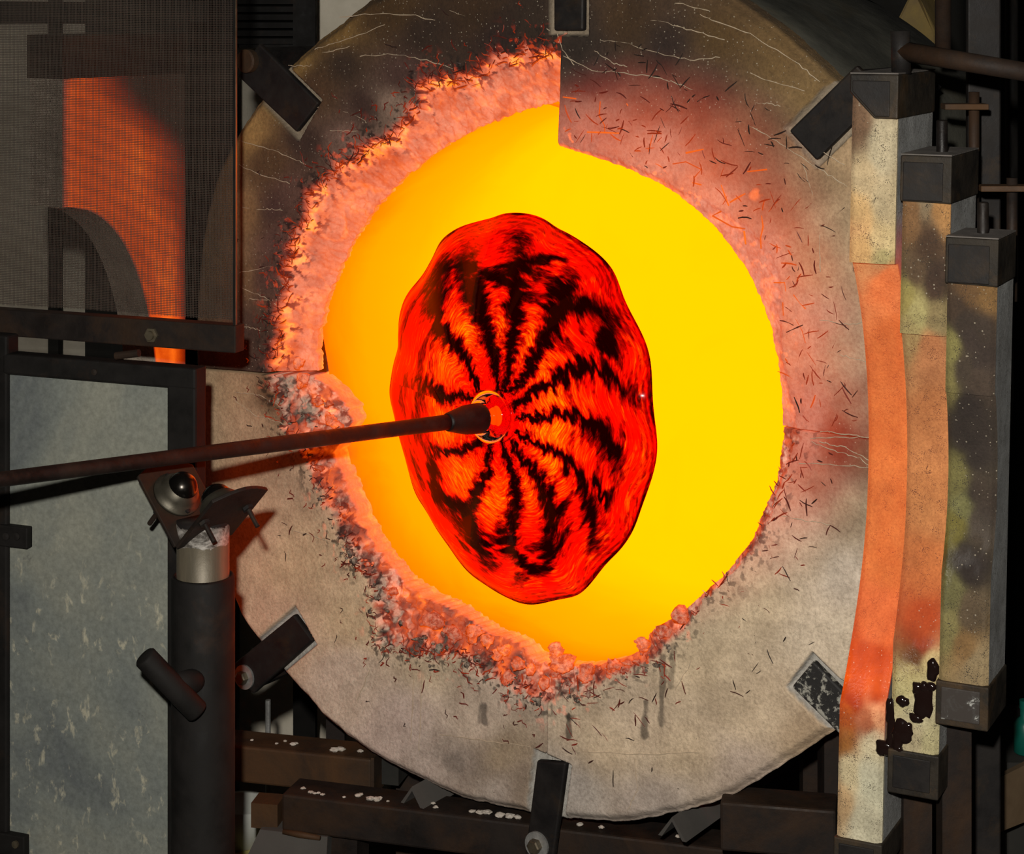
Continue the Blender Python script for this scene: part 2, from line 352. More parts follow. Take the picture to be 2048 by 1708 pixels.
# scorched / dusty surface colours of the boards (sRGB as flash-lit, before the glow of the heat), by place
ANCH = {
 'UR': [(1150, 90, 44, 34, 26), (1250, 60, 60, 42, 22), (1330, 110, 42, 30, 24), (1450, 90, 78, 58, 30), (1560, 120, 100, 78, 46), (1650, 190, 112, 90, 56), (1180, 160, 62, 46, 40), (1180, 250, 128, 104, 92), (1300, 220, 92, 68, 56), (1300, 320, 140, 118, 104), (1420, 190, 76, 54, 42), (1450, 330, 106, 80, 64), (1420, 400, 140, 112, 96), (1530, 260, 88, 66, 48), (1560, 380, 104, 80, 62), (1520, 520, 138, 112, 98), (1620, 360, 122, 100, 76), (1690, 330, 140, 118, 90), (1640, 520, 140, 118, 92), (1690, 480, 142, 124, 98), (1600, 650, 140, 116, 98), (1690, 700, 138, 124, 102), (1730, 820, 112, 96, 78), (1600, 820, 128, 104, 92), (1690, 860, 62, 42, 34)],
 'LR': [(1600, 890, 128, 104, 92), (1690, 885, 70, 48, 38), (1740, 900, 88, 72, 54), (1650, 960, 116, 94, 78), (1700, 1000, 138, 122, 100), (1580, 1000, 160, 140, 122), (1600, 1100, 170, 152, 130), (1700, 1150, 172, 160, 145), (1500, 1200, 174, 156, 130), (1650, 1280, 176, 162, 142), (1400, 1300, 172, 154, 128), (1250, 1400, 172, 154, 132), (1500, 1420, 172, 154, 130), (1620, 1480, 150, 130, 106), (1350, 1500, 168, 150, 126), (1200, 1480, 170, 152, 128), (1300, 1590, 150, 138, 128), (1480, 1560, 158, 142, 128), (1150, 1600, 146, 138, 130)],
 'LL': [(470, 790, 150, 128, 100), (540, 790, 86, 64, 44), (500, 860, 152, 130, 104), (600, 950, 160, 138, 114), (520, 1050, 172, 148, 122), (600, 1120, 176, 154, 124), (700, 1250, 176, 156, 126), (560, 1250, 176, 152, 128), (680, 1350, 172, 156, 140), (850, 1330, 172, 156, 132), (800, 1450, 166, 150, 140), (960, 1460, 166, 150, 134), (910, 1530, 128, 116, 106), (1010, 1520, 132, 116, 96), (1060, 1580, 122, 108, 94), (850, 1540, 154, 140, 130), (1000, 1600, 150, 138, 128), (420, 900, 150, 130, 104)],
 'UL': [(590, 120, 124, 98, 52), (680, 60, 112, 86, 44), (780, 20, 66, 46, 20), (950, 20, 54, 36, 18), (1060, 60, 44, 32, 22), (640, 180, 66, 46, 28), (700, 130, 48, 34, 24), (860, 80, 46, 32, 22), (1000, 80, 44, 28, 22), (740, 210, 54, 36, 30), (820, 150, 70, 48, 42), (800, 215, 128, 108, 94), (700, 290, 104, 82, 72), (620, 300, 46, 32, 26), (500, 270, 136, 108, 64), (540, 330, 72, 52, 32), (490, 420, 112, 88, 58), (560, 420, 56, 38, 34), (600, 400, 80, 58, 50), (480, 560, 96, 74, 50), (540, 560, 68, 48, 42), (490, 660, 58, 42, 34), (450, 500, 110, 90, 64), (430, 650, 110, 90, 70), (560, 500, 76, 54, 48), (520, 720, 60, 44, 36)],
}
K_FLASH = .60
def stain_of(q, px):
    A = np.array(ANCH[q], float); out = 0; wt = 0
    for x, y, *c in A:
        d = (px[..., 0] - x) ** 2 + (px[..., 1] - y) ** 2 + 300
        wi = 1 / d ** 1.7; out = out + wi[..., None] * lin(c); wt = wt + wi
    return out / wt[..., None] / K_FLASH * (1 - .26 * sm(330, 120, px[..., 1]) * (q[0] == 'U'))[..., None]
MARKS = [((1326, 1316), (1322, 1448), 7, .30), ((1291, 1405), (1290, 1470), 7, .22), ((1346, 1290), (1342, 1372), 6, .45), ((1136, 1432), (1136, 1474), 5, .18), ((1132, 1432), (1140, 1436), 6, .3), ((965, 1415), (966, 1444), 9, .25),
         ((908, 1524), (914, 1528), 20, .72), ((1482, 1182), (1488, 1188), 9, .62), ((1063, 1545), (1064, 1548), 5, .4)]

glory = thing('glory_hole_furnace', 'round glory hole furnace with cracked white fibre board collar and glowing yellow mouth', 'furnace', (C0[0], C0[1] + .35, 0))
CLEAN = {}
def segment(q, t0, t1, rin, rb, nt, e0, wid, rubble, label):
    th = np.linspace(t0 + .004, t1 - .004, nt)
    ri = rin(th); rbv = np.maximum(rb(th), ri + .003)
    ri = ri + .0035 * (fbm(th * 60, th * 0 + 3, 5) - .5) * (2.0 if q in ('UL', 'LL') else .7)
    rb0 = rbv.copy()
    rbv = rbv + .016 * (fbm(th * 45, th * 0 + 9, 11, 5) - .5) * (1.6 if q in ('UL', 'LL') else .5)
    rbv = np.maximum(rbv, ri + .002)
    ro = r_out(th) + .003 * (fbm(th * 40, th * 0, 3) - .5)
    nr = 170
    s = np.linspace(0, 1, nr); s = .55 * s + .45 * s ** 2.0
    R = ri[:, None] + (ro - ri)[:, None] * s[None]
    TH = np.repeat(th[:, None], nr, 1)
    a = R * np.cos(TH); b = R * np.sin(TH)
    d = R - ri[:, None]; wb = np.maximum(rb0 - ri, .002)[:, None]
    tz = np.clip(1 - d / wb, 0, 1); inz = sm(-.004, .004, (rbv[:, None] - R))
    nf = fbm(a * 70, b * 70, 21, 5); nc = fbm(a * 26, b * 26, 8, 4)
    dep = .0025 * (fbm(a * 9, b * 9, 2, 3) - .5) * 2 + .0007 * (nf - .5) * 2
    dep = dep + inz * (rubble[0] + rubble[1] * tz + rubble[2] * ((nf - .5) * .55 + (nc - .5) * .75 + (fbm(a * 190, b * 190, 24, 4) - .5) * .75) * 2)
    halo = sm(.05, .0, R - rbv[:, None]) * (1 - inz)
    dep = dep - halo * .004 * (nf - .35) * (1 if q in ('LL', 'UL') else .3)
    dep = dep + .012 * sm(.016, 0, ro[:, None] - R) ** 2
    pk = pocket(a, b); dep = np.where(pk > 0, np.maximum(dep, .011 * pk), dep)
    rows = [P3(a, b, dep)]
    # heat
    px = px_of(rows[0])
    e = np.interp(TH, *e0) * (1 - sm(0, 1, d / np.interp(TH, *wid)))
    e = e * (.82 + .36 * fbm(a * 11, b * 11, 34, 3))
    hz = rubble[3] + rubble[4] * (fbm(a * 60, b * 60, 33, 5) - .5) * 2 + .20 * (tz - .4)
    hot = np.clip(hz, 0, 1.0); veins = sm(.09, .0, np.abs(fbm(a * 30, b * 30, 40, 5) - .5)) * rubble[5]
    crust = np.exp(-((R - rbv[:, None] + .007) / .009) ** 2) * sm(.36, .6, fbm(a * 55, b * 55, 35, 4)) * rubble[8]
    heat = np.maximum(e, np.clip(inz * (hot + veins * .55) + crust, 0, 1))
    # scattered glowing flecks and cracks close to the edge
    fk = sm(.63, .70, fbm(a * 130, b * 130, 50, 4)) * sm(.45, .6, fbm(a * 22, b * 22, 51, 3)) * sm(.045, .0, d - wb) * rubble[6]
    heat = np.maximum(heat, fk * .8)
    if q == 'UR':
        for (x, y, rad) in ((1508, 388, 26), (1520, 520, 34), (1500, 480, 22), (1545, 590, 24)):
            m_ = sm(rad, rad * .4, np.hypot(px[..., 0] - x, px[..., 1] - y) + 30 * (fbm(a * 60, b * 60, 52, 4) - .5)) * sm(.42, .58, fbm(a * 95, b * 95, 53, 4))
            heat = np.maximum(heat, .72 * m_)
    # colour
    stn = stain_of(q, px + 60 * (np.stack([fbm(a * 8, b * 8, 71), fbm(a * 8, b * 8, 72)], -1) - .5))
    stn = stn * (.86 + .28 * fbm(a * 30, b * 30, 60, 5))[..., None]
    streak = fbm(a * 4 + b * 2, b * 60 - a * 14, 62, 4); stn = stn * (.9 + .2 * streak)[..., None]
    z = inz[..., None]; grit = (.10 + .46 * sm(.38, .56, fbm(a * 150, b * 150, 22, 4)) * sm(.3, .52, nc))[..., None] * np.array([1.0, .82, .64])
    if q == 'UR': grit = (.33 + .10 * (fbm(a * 120, b * 120, 23, 4) - .5) * 2)[..., None] * np.array([1.0, .80, .66])
    if q == 'UL': grit = (.24 + .12 * sm(.3, .6, nf) - .12 * sm(.55, .65, fbm(a * 24, b * 24, 26, 4)))[..., None] * np.array([1.0, .80, .62])
    stn = stn * (1 - z) + grit * z
    sp = sm(.585, .66, fbm(a * 190, b * 190, 64, 4)) * sm(.035, .0, np.abs(R - rbv[:, None]) - .003) * (rubble[7])
    stn = stn * (1 - .85 * sp)[..., None]; heat = heat * (1 - .75 * sp)
    for (p, r_, wd, k) in MARKS:
        p = np.array(p, float); r_ = np.array(r_, float); v = r_ - p
        u_ = np.clip(((px - p) @ v) / (v @ v), 0, 1); dd = np.hypot(*(np.moveaxis(px - p - u_[..., None] * v, -1, 0)))
        mk = sm(wd * 1.3, wd * .6, dd + 16 * (fbm(a * 140, b * 60, 66, 4) - .5)) * .85; stn = stn * (1 - (1 - k) * mk)[..., None]
    pkc = sm(.1, .5, pk)[..., None]; stn = stn * (1 - pkc) + pkc * (np.array([.26, .21, .15]) if q[0] == 'U' else np.array([.44, .42, .38]))
    # inner wall rows, outer wall rows
    grid = [rows[0]]; H = [heat]; ST = [stn]
    dmax = .052
    inner = []; ih = []; ist = []
    for k in range(6, 0, -1):
        f = k / 6; dd = dep[:, 0] * (1 - f) + np.maximum(dmax, dep[:, 0] + .01) * f
        rr = ri + .004 * f + .002 * (fbm(th * 90, th * 0 + k * .7, 15) - .5)
        inner.append(P3(rr * np.cos(th), rr * np.sin(th), dd))
        ih.append(np.clip(.70 + .22 * f + .35 * (fbm(th * 50, th * 0 + k * .9, 16) - .5), 0, 1)); ist.append(np.tile([.34, .27, .21], (nt, 1)))
    outer = []; oh = []; ost = []
    for k in (1, 2, 3):
        dd = dep[:, -1] + (.045 - dep[:, -1]) * k / 3
        outer.append(P3(ro * np.cos(th), ro * np.sin(th), dd)); oh.append(np.zeros(nt)); ost.append(stn[:, -1] * .9)
    G = np.concatenate([np.stack(inner, 1), rows[0], np.stack(outer, 1)], 1)
    H = np.concatenate([np.stack(ih, 1), heat, np.stack(oh, 1)], 1); ST = np.concatenate([np.stack(ist, 1), stn, np.stack(ost, 1)], 1)
    # close the two radial ends
    endA = G[:1].copy(); endB = G[-1:].copy()
    for E_ in (endA, endB):
        dp = (C0 - E_) @ N; E_ += -(np.maximum(.045 - dp, 0))[..., None] * N
    G = np.concatenate([endA, G, endB], 0); H = np.concatenate([H[:1] * .6, H, H[-1:] * .6], 0); ST = np.concatenate([ST[:1] * .8, ST, ST[-1:] * .8], 0)
    n0, n1 = G.shape[:2]; idx = np.arange(n0 * n1).reshape(n0, n1)
    Fq = np.stack([idx[:-1, :-1], idx[:-1, 1:], idx[1:, 1:], idx[1:, :-1]], -1).reshape(-1, 4)
    o = mesh_obj('collar_board', G.reshape(-1, 3), Fq, M['fibre_board'], glory, True, {'heat_and_furnace_light': H.ravel(), 'stain_and_light': ST.reshape(-1, 3)})
    o['label'] = label
    CLEAN[q] = dict(th=th, ri=ri, rb=rbv, ro=ro, o=o)
    return o
D2 = math.radians
rb_UL = rfun(R_B_UL); rb_LL = rfun(R_B_LL); rb_LR = rfun(R_B_LR); rb_UR = rfun(R_B_UR)
LRrin = rfun(R_IN_LR); LRrb = rb_LR
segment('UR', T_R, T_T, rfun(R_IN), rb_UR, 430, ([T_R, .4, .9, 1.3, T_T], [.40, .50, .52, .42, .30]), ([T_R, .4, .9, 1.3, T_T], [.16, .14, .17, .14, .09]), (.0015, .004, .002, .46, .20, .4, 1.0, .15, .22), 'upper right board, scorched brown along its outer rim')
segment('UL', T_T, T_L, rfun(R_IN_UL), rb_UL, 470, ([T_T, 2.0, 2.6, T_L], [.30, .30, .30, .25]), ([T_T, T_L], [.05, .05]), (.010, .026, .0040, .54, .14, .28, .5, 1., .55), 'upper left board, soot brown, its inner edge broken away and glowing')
segment('LL', T_L, T_B, rfun(R_IN_LL), rb_LL, 470, ([T_L, 4.2, T_B], [.22, .08, .10]), ([T_L, 4.2, T_B], [.05, .03, .03]), (.004, .012, .0085, .22, .75, .5, .35, .95, .12), 'lower left board, pale grey with crumbling edge')
segment('LR', T_B - 2 * math.pi, T_R, LRrin, LRrb, 450, ([T_B - 2 * math.pi, -.9, -.5, T_R], [.08, .05, .16, .40]), ([T_B - 2 * math.pi, -.9, -.5, T_R], [.03, .03, .07, .15]), (.002, .007, .005, .22, .55, .4, .35, .7, .10), 'lower right board, pale grey with brown drip stains')

# steel needles and pale hair cracks on each board (nobody could count them)
def surf_pt(th, r, lift): return P3(r * math.cos(th), r * math.sin(th), -lift)
def needles(q, n, t0, t1, spread, near, hotk, lmin=.005, lmax=.022):
    c = CLEAN[q]; m = MB(); g = np.random.default_rng(hash(q) % 100 if False else {'UR': 3, 'UL': 4, 'LL': 5, 'LR': 6}[q])
    for k in range(n):
        th = t0 + (t1 - t0) * g.random()
        rb = np.interp(th, c['th'], c['rb']); ri = np.interp(th, c['th'], c['ri']); ro = np.interp(th, c['th'], c['ro'])
        r = rb + near + (g.exponential(spread) if q != 'UR' else abs(g.random() ** 1.1) * spread)
        if r > ro - .02 or r < ri + .004: continue
        a, b = r * math.cos(th), r * math.sin(th)
        if pocket(np.array([a]), np.array([b]))[0] > 0: continue
        L = lmin + (lmax - lmin) * g.random() ** 1.6; d = g.random() * math.pi; bend = (g.random() - .5) * (.7 if q in ('UR', 'LR') else 1.3)
        pts = []; x, y = a, b
        for i in range(4):
            pts.append(P3(x, y, -.0006 - .0009 * g.random() - (.004 if q in ('UL', 'LL') and g.random() < .3 else 0)))
            x += math.cos(d) * L / 3; y += math.sin(d) * L / 3; d += bend * (.3 + g.random() * .6)
        hh = max(0, hotk * (1 - (r - rb) / .09)) * g.random() ** (1.2)
        wv = .00036 + .00055 * g.random()
        m.tube(pts, [wv * .6, wv, wv, wv * .5], 4, h=min(.85, hh))
    m.build('steel_needle', M['needle'], c['o'], kind='stuff', heat=True)
needles('UR', 270, T_R + .02, T_T - .03, .125, .004, .85)
needles('UL', 430, T_T + .02, T_L - .01, .016, -.014, .32, .005, .020)
needles('LL', 300, T_L + .02, T_B - .02, .020, -.010, .30, .004, .016)
needles('LR', 190, T_B - 2 * math.pi + .02, T_R - .05, .040, -.004, .35, .005, .020)
HAIR = {'UR': [[(1128, 110), (1180, 140), (1250, 146), (1320, 155), (1350, 165), (1400, 183), (1450, 198), (1500, 210)], [(1490, 205), (1530, 206), (1560, 212)], [(1448, 220), (1490, 246), (1550, 280), (1600, 312), (1650, 345), (1695, 372)], [(1608, 328), (1625, 390), (1640, 462), (1641, 545)], [(1200, 80), (1260, 88), (1330, 110), (1390, 120), (1440, 114)], [(1252, 36), (1320, 42), (1380, 60), (1450, 80)], [(1400, 30), (1450, 48), (1510, 72), (1600, 130), (1640, 165)], [(1350, 5), (1420, 22)], [(1500, 145), (1560, 170), (1610, 180)], [(1640, 862), (1700, 868), (1752, 878)], [(1622, 876), (1690, 874), (1752, 876)], [(1640, 640), (1700, 650), (1745, 640)], [(1580, 262), (1640, 300), (1690, 330)], [(1655, 700), (1700, 715), (1745, 725)], [(1190, 102), (1225, 125), (1255, 133)]],
        'LR': [[(1624, 884), (1680, 905), (1720, 915), (1752, 945)], [(1640, 884), (1690, 895), (1752, 925)], [(1600, 925), (1680, 930), (1750, 935)], [(1560, 1030), (1620, 1042), (1660, 1050)], [(1405, 1180), (1500, 1250), (1560, 1290)], [(1420, 1240), (1380, 1330), (1350, 1380)], [(1140, 1500), (1260, 1508), (1400, 1505)], [(1270, 1520), (1275, 1580), (1255, 1620)]],
        'LL': [[(470, 785), (520, 790), (560, 812)], [(470, 800), (510, 830), (540, 838), (572, 850)], [(590, 1060), (680, 1090), (720, 1120)], [(640, 1270), (700, 1275), (750, 1290), (800, 1300)], [(720, 1300), (740, 1340), (715, 1400)], [(880, 1468), (960, 1480), (1060, 1492)], [(830, 1330), (822, 1480)], [(846, 1330), (838, 1500)]],
        'UL': [[(482, 282), (540, 298), (600, 322), (612, 330)], [(636, 214), (680, 218), (720, 235), (735, 246)], [(578, 132), (620, 131), (660, 130)], [(630, 98), (680, 84), (770, 50)], [(680, 35), (760, 26), (830, 30), (870, 42)], [(640, 108), (700, 92)], [(480, 330), (530, 352), (580, 366)], [(485, 415), (530, 418), (565, 420)], [(480, 545), (550, 532)], [(482, 575), (530, 595), (560, 615)], [(500, 598), (560, 600)], [(660, 262), (720, 262)], [(720, 112), (790, 108), (860, 122), (910, 140)], [(1055, 30), (1085, 50), (1100, 60)], [(1115, 65), (1125, 100), (1150, 130)], [(480, 650), (520, 660)], [(900, 20), (960, 45), (1010, 65)]]}
for q, lines in HAIR.items():
    m = MB(); g = np.random.default_rng(11)
    for ln in lines:
        pts = np.array([pl(*p) for p in ln]); k = np.linspace(0, len(ln) - 1, 5 * len(ln)); xs = np.interp(k, range(len(ln)), pts[:, 0]); ys = np.interp(k, range(len(ln)), pts[:, 1])
        xs = xs + .0016 * (g.random(len(k)) - .5); ys = ys + .0022 * (g.random(len(k)) - .5)
        m.tube([P3(x, y, -.0007) for x, y in zip(xs, ys)], list(.00022 + .0004 * g.random(len(k))), 4)
    m.build('hair_crack', M['strand'], CLEAN[q]['o'], kind='stuff')
GL = [(230, 120), (225, 185), (250, 230), (250, 260)], [(170, 260), (250, 262), (320, 265)], [(60, 100), (120, 108)], [(780, 500), (805, 570), (815, 595)], [(890, 540), (850, 562), (820, 580)], [(965, 640), (972, 690), (960, 740), (962, 790)], [(885, 710), (892, 770)], [(1020, 945), (1070, 945), (1075, 985)], [(1062, 1035), (1065, 1095)], [(1110, 1000), (1140, 1040), (1165, 1065)], [(1120, 1110), (1150, 1165), (1165, 1220)], [(350, 130), (356, 140)], [(560, 405), (620, 395), (690, 430), (655, 470)], [(620, 355), (700, 338)], [(900, 440), (990, 430)], [(650, 490), (690, 500)], [(780, 620), (740, 640), (830, 690), (890, 700)]
m = MB()
for ln in GL:
    pts = [pl(1100 + x / 2.277, 150 + y / 2.277) for x, y in ln]
    m.tube([P3(p[0], p[1], -.0006) for p in pts], [.0005 + .0006 * g.random() for _ in pts], 4, h=.62 + .25 * g.random())
m.build('glowing_crack', M['needle'], CLEAN['UR']['o'], kind='stuff', heat=True)
# loose crumbs of hot fibre along the broken lower lip
m = MB(); g = np.random.default_rng(5)
for k in range(150):
    f = g.random(); q = 'LL' if f < .72 else 'LR'; c = CLEAN[q]
    th = (T_L + .03 + (T_B - T_L - .05) * g.random()) if q == 'LL' else (T_B - 2 * math.pi + .02 + .55 * g.random())
    rb = np.interp(th, c['th'], c['rb']); ri = np.interp(th, c['th'], c['ri']); r = ri + (rb - ri + .01) * g.random()
    sz = .0013 + .0034 * g.random() ** 2
    m.blob(surf_pt(th, r, .0005), sz, (.6 + .8 * g.random(), .6 + .8 * g.random(), .5 + .7 * g.random()), k, 1.0, h=max(0, min(.85, .70 - (r - ri) / .035 + .4 * (g.random() - .5))))
for (x, y, sz, h) in ((1128, 1322, .017, .78), (1110, 1300, .011, .82), (948, 1262, .013, .72), (975, 1278, .014, .74), (1005, 1300, .012, .8), (1035, 1325, .012, .62), (1065, 1340, .011, .72), (1088, 1365, .014, .58), (1020, 1352, .014, .5), (1180, 1345, .012, .6), (868, 1235, .016, .42), (1288, 1285, .010, .72), (1325, 1262, .012, .5), (1362, 1230, .011, .5), (905, 1262, .014, .45), (1230, 1335, .011, .6), (660, 830, .010, .7), (670, 845, .009, .74), (640, 800, .010, .5), (610, 760, .010, .7), (600, 725, .009, .75)):
    for j in range(3):
        m.blob(on(x + 14 * (g.random() - .5), y + 14 * (g.random() - .5), C0, N) + N * .002, sz * (.38 + .3 * g.random()), (.7 + .7 * g.random(), .5 + .6 * g.random(), .6 + .6 * g.random()), int(g.integers(999)), .95, h=h + .14 * (g.random() - .5))
t = NT('hot_crumb'); co = t.co()
M['hot_crumb'] = t.done(t.pbsdf(Base_Color=t.ramp(t.noise(160, 4, .7, co), [(.4, (.06, .04, .03)), (.6, (.36, .29, .22))]), Roughness=.95, Normal=t.bump(t.noise(300, 4, .7, co), .6, .003), Emission_Color=heat_and_light_emission(t, t.math('MULTIPLY', t.attr('heat_and_furnace_light'), t.n('MapRange', {0: t.noise(140, 4, .7, co), 1: .3, 2: .7, 3: .45, 4: 1.2}).outputs[0])), Emission_Strength=1.0))
m.build('fibre_crumb', M['hot_crumb'], glory, smooth=True, kind='stuff', heat=True)

# chamber: glowing sleeve and back wall, inside the drum shell
nt = 240; th = np.linspace(0, 2 * np.pi, nt, endpoint=False)
def rin_all(t):
    t = np.mod(t, 2 * np.pi); f = np.empty_like(t)
    a, b_, c_, d_ = T_R % (2 * np.pi), T_T, T_L, T_B
    fu, fl_, fll, flr = rfun(R_IN), rfun(R_IN_UL), rfun(R_IN_LL), rfun(R_IN_LR)
    for i, x in enumerate(t):
        xx = x if x > T_R + 2 * np.pi or x < T_T else x
        if x < T_T or x >= T_R + 2 * np.pi: f[i] = fu(x)
        elif x < T_L: f[i] = fl_(x)
        elif x < T_B: f[i] = fll(x)
        else: f[i] = flr(x)
    return f
r0 = rin_all(th); ker = np.ones(19) / 19; r0 = np.convolve(np.r_[r0[-9:], r0, r0[:9]], ker, 'valid') + .013
r0 = np.maximum(r0, .265)
D = [.046, .06, .085, .11, .15, .20, .26, .33, .38]
rowsG = []; dp = []
for k, dd in enumerate(D):
    rr = r0 * (1 if k < 8 else .96) + .004 * (fbm(th * 8, th * 0 + k * 1.3, 4) - .5)
    rowsG.append(P3(rr * np.cos(th), rr * np.sin(th), dd)); dp.append(np.full(nt, min(1, (dd - .04) / .36)))
for f in (.66, .33, .0002):
    rowsG.append(P3(r0 * f * np.cos(th), r0 * f * np.sin(th), .385)); dp.append(np.full(nt, 1.))
G = np.stack(rowsG, 0); n0 = len(G); idx = np.arange(n0 * nt).reshape(n0, nt); nx = np.roll(idx, -1, 1)
Fq = np.stack([idx[:-1], idx[1:], nx[1:], nx[:-1]], -1).reshape(-1, 4)
mesh_obj('hot_chamber', G.reshape(-1, 3), Fq, M['glow'], glory, True, {'depth': np.concatenate(dp)})['label'] = 'glowing yellow inside of the furnace'
ro_s = r_out(th)
prof = [(.046, .93), (.05, .985), (.12, .985), (.30, .98), (.42, .98), (.45, .95), (.46, .05)]
G = np.stack([P3(ro_s * k * np.cos(th), ro_s * k * np.sin(th), dd) for dd, k in prof], 0); n0 = len(G); idx = np.arange(n0 * nt).reshape(n0, nt); nx = np.roll(idx, -1, 1)
Fq = np.stack([idx[:-1], nx[:-1], nx[1:], idx[1:]], -1).reshape(-1, 4)
mesh_obj('drum_shell', G.reshape(-1, 3), Fq, M['drum_steel'], glory, True)['label'] = 'dark olive drum wall behind the collar'
# clamps with their bolts
CL_LAB = ['rusty clamp at the upper left with a round bolt head', 'black clamp at the top seam', 'black clamp at the upper right', 'black clamp at the lower right with white flaking patches', 'long dark clamp at the bottom seam', 'brown clamp at the lower left with a washer and bolt']
for (q, bolt), lab in zip(CLIPS, CL_LAB):
    pts = [on(x, y, C0 + N * .002, N) for x, y in q]
    mt = M['bar_steel'] if lab.find('brown') < 0 and lab.find('rusty') < 0 else M['rusty_clip'] if 'rusty_clip' in M else M['bar_steel']
    if 'flaking' in lab:
        t = NT('flaked_steel'); co = t.co()
        mt = t.done(t.pbsdf(Base_Color=t.ramp(t.noise(95, 6, .7, co, .3), [(.5, (.014, .013, .012)), (.56, (.34, .33, .28))]), Roughness=.7, Normal=t.bump(t.noise(95, 6, .7, co, .3), .4, .002)))
    cl = MB().prism(pts, -N * .009).build('retaining_clamp', mt, glory, bevel=.0025); cl['label'] = lab
    if bolt:
        c = on(*bolt, C0 + N * .003, N); r = .0125
        wm = M['zinc'] if 'bottom' in lab or 'washer' in lab else M['rusty_steel']
        if wm is M['zinc']: MB().lathe(c - N * .001, N, [(0, .0155), (.003, .0155), (.0031, .007)], 28).build('washer', wm, cl)
        m = MB(); seg = 6 if wm is M['zinc'] else 22; rr = .0085 if seg == 6 else .0150
        m._lathe2(c, N, [(0, rr), (.009, rr), (.0105, rr * .82), (.0106, .001)], seg); m.build('bolt', M['bright_steel'] if seg == 6 else M['rusty_steel'], cl)
    # bracket carrying the clamp back to the drum
    ce = (pts[2] + pts[3]) / 2; e = nrm(pts[2] - pts[3]); hw = np.linalg.norm(pts[2] - pts[3]) * .42; inn = nrm((pts[0] + pts[1]) / 2 - ce)
    if lab.find('bottom') < 0:
        MB().frame_box(ce - e * hw + inn * .004 - N * .0095, e * 2 * hw, inn * .012, -N * .16).build('clamp_bracket', M['bar_steel'], glory)
# saddle legs that carry the drum
for s_, dd in ((-1, .15), (1, .15), (-1, .40), (1, .40)):
    top = P3(.30 * s_, -.36, dd); MB().frame_box(V(top[0] - .025, top[1] - .025, 0), V(.05, 0, 0), V(0, .05, 0), V(0, 0, top[2])).build('leg', M['brown_steel'], glory)

# ------------------------------------------------------------------ rod with the spinning glass disc (shown at rest)
AX = nrm(V(-.74, -.674, .050))                    # from the glass towards the glassblower
DC = at(1043, 816, 2.42)
e1 = nrm(np.cross(V(0, 0, 1), AX)); e2 = np.cross(AX, e1)
if e1[0] < 0: e1 = -e1
if e2[2] < 0: e2 = -e2
HUB = at(1000, 831, 2.42); HUB = DC + (on(1000, 831, DC + AX * .028, AX) - DC)
# let the rod run through the hub and follow the picture line to the left
tgt = at(0, 959, 1.90); AXR = nrm(tgt - HUB)
rod = thing('glassblowing_rod', 'dark steel rod carrying a red and black ribbed glass disc into the furnace mouth', 'blowpipe', HUB)
TIP = HUB + AXR * .012
def rp(px):                                       # distance along the rod where it crosses a picture column
    lo, hi = 0., 1.2
    for _ in range(50):
        mid = (lo + hi) / 2; P = HUB + AXR * mid
        if px_of(P)[0] > px: lo = mid
        else: hi = mid
    return lo
L1, L2, L3 = rp(958), rp(897), rp(880)
m = MB(); m._lathe2(HUB, AXR, [(L1 - .004, .002), (L1 - .004, .0165), (L1, .0182), (L1 + (L2 - L1) * .45, .0172), (L2, .0112), (L2 + .003, .0096)], 28); m.build('rod_head', M['rod_steel'], rod, True)
m = MB(); m._lathe2(HUB, AXR, [(L2, .0092), (L3, .0090), (rp(300), .0078), (rp(0), .0074), (1.35, .0074)], 24); m.build('rod_shaft', M['rod_steel'], rod, True)
OUTL = [(1040, 425), (1070, 432), (1110, 455), (1150, 472), (1190, 505), (1225, 545), (1255, 605), (1280, 665), (1298, 730), (1308, 790), (1311, 850), (1306, 930), (1295, 990), (1278, 1035), (1250, 1080), (1215, 1125), (1185, 1165), (1150, 1192), (1110, 1200), (1070, 1209), (1030, 1205), (995, 1190), (965, 1165), (930, 1135), (900, 1105), (875, 1070), (855, 1020), (825, 975), (806, 925), (797, 870), (790, 820), (778, 790), (780, 730), (795, 690), (800, 640), (812, 590), (840, 550), (868, 510), (885, 480), (915, 455), (955, 442), (985, 436), (1010, 427)]
q = np.array([on(x, y, DC, AX) - DC for x, y in OUTL]); oth = np.arctan2(q @ e2, q @ e1); orr = np.hypot(q @ e1, q @ e2)
o_ = np.argsort(oth); oth = oth[o_]; orr = orr[o_]
hq = HUB - DC; ha, hb = hq @ e1, hq @ e2
NT_, NR_ = 620, 190
th = np.linspace(-np.pi, np.pi, NT_, endpoint=False)
Rr = np.interp(th, np.r_[oth - 2 * np.pi, oth, oth + 2 * np.pi], np.r_[orr, orr, orr])
Rr = np.convolve(np.r_[Rr[-5:], Rr, Rr[:5]], np.ones(11) / 11, 'valid')
s = np.linspace(0, 1, NR_)
TH, SS = np.meshgrid(th, s, indexing='ij')
cx = ha * (1 - SS); cy = hb * (1 - SS)
RR = .016 + (Rr[:, None] - .016) * SS
twist = TH + .35 * SS
A_ = cx + RR * np.cos(TH); B_ = cy + RR * np.sin(TH)
dome = .030 * (1 - SS ** 2.2) + .0035 * SS * np.cos(12 * twist) * sm(.05, .5, SS) - .010 * sm(.86, 1, SS) ** 2
Fp = DC + A_[..., None] * e1 + B_[..., None] * e2 + (dome + .009)[..., None] * AX
thick = .006 + .004 * (1 - SS); thick = thick * np.sqrt(np.clip(1 - SS ** 12, 0, 1))
Bp = Fp - thick[..., None] * AX
dpx = px_of(Fp)
zc = lambda p: (740 + p[0] / 2.033, 400 + p[1] / 2.033)
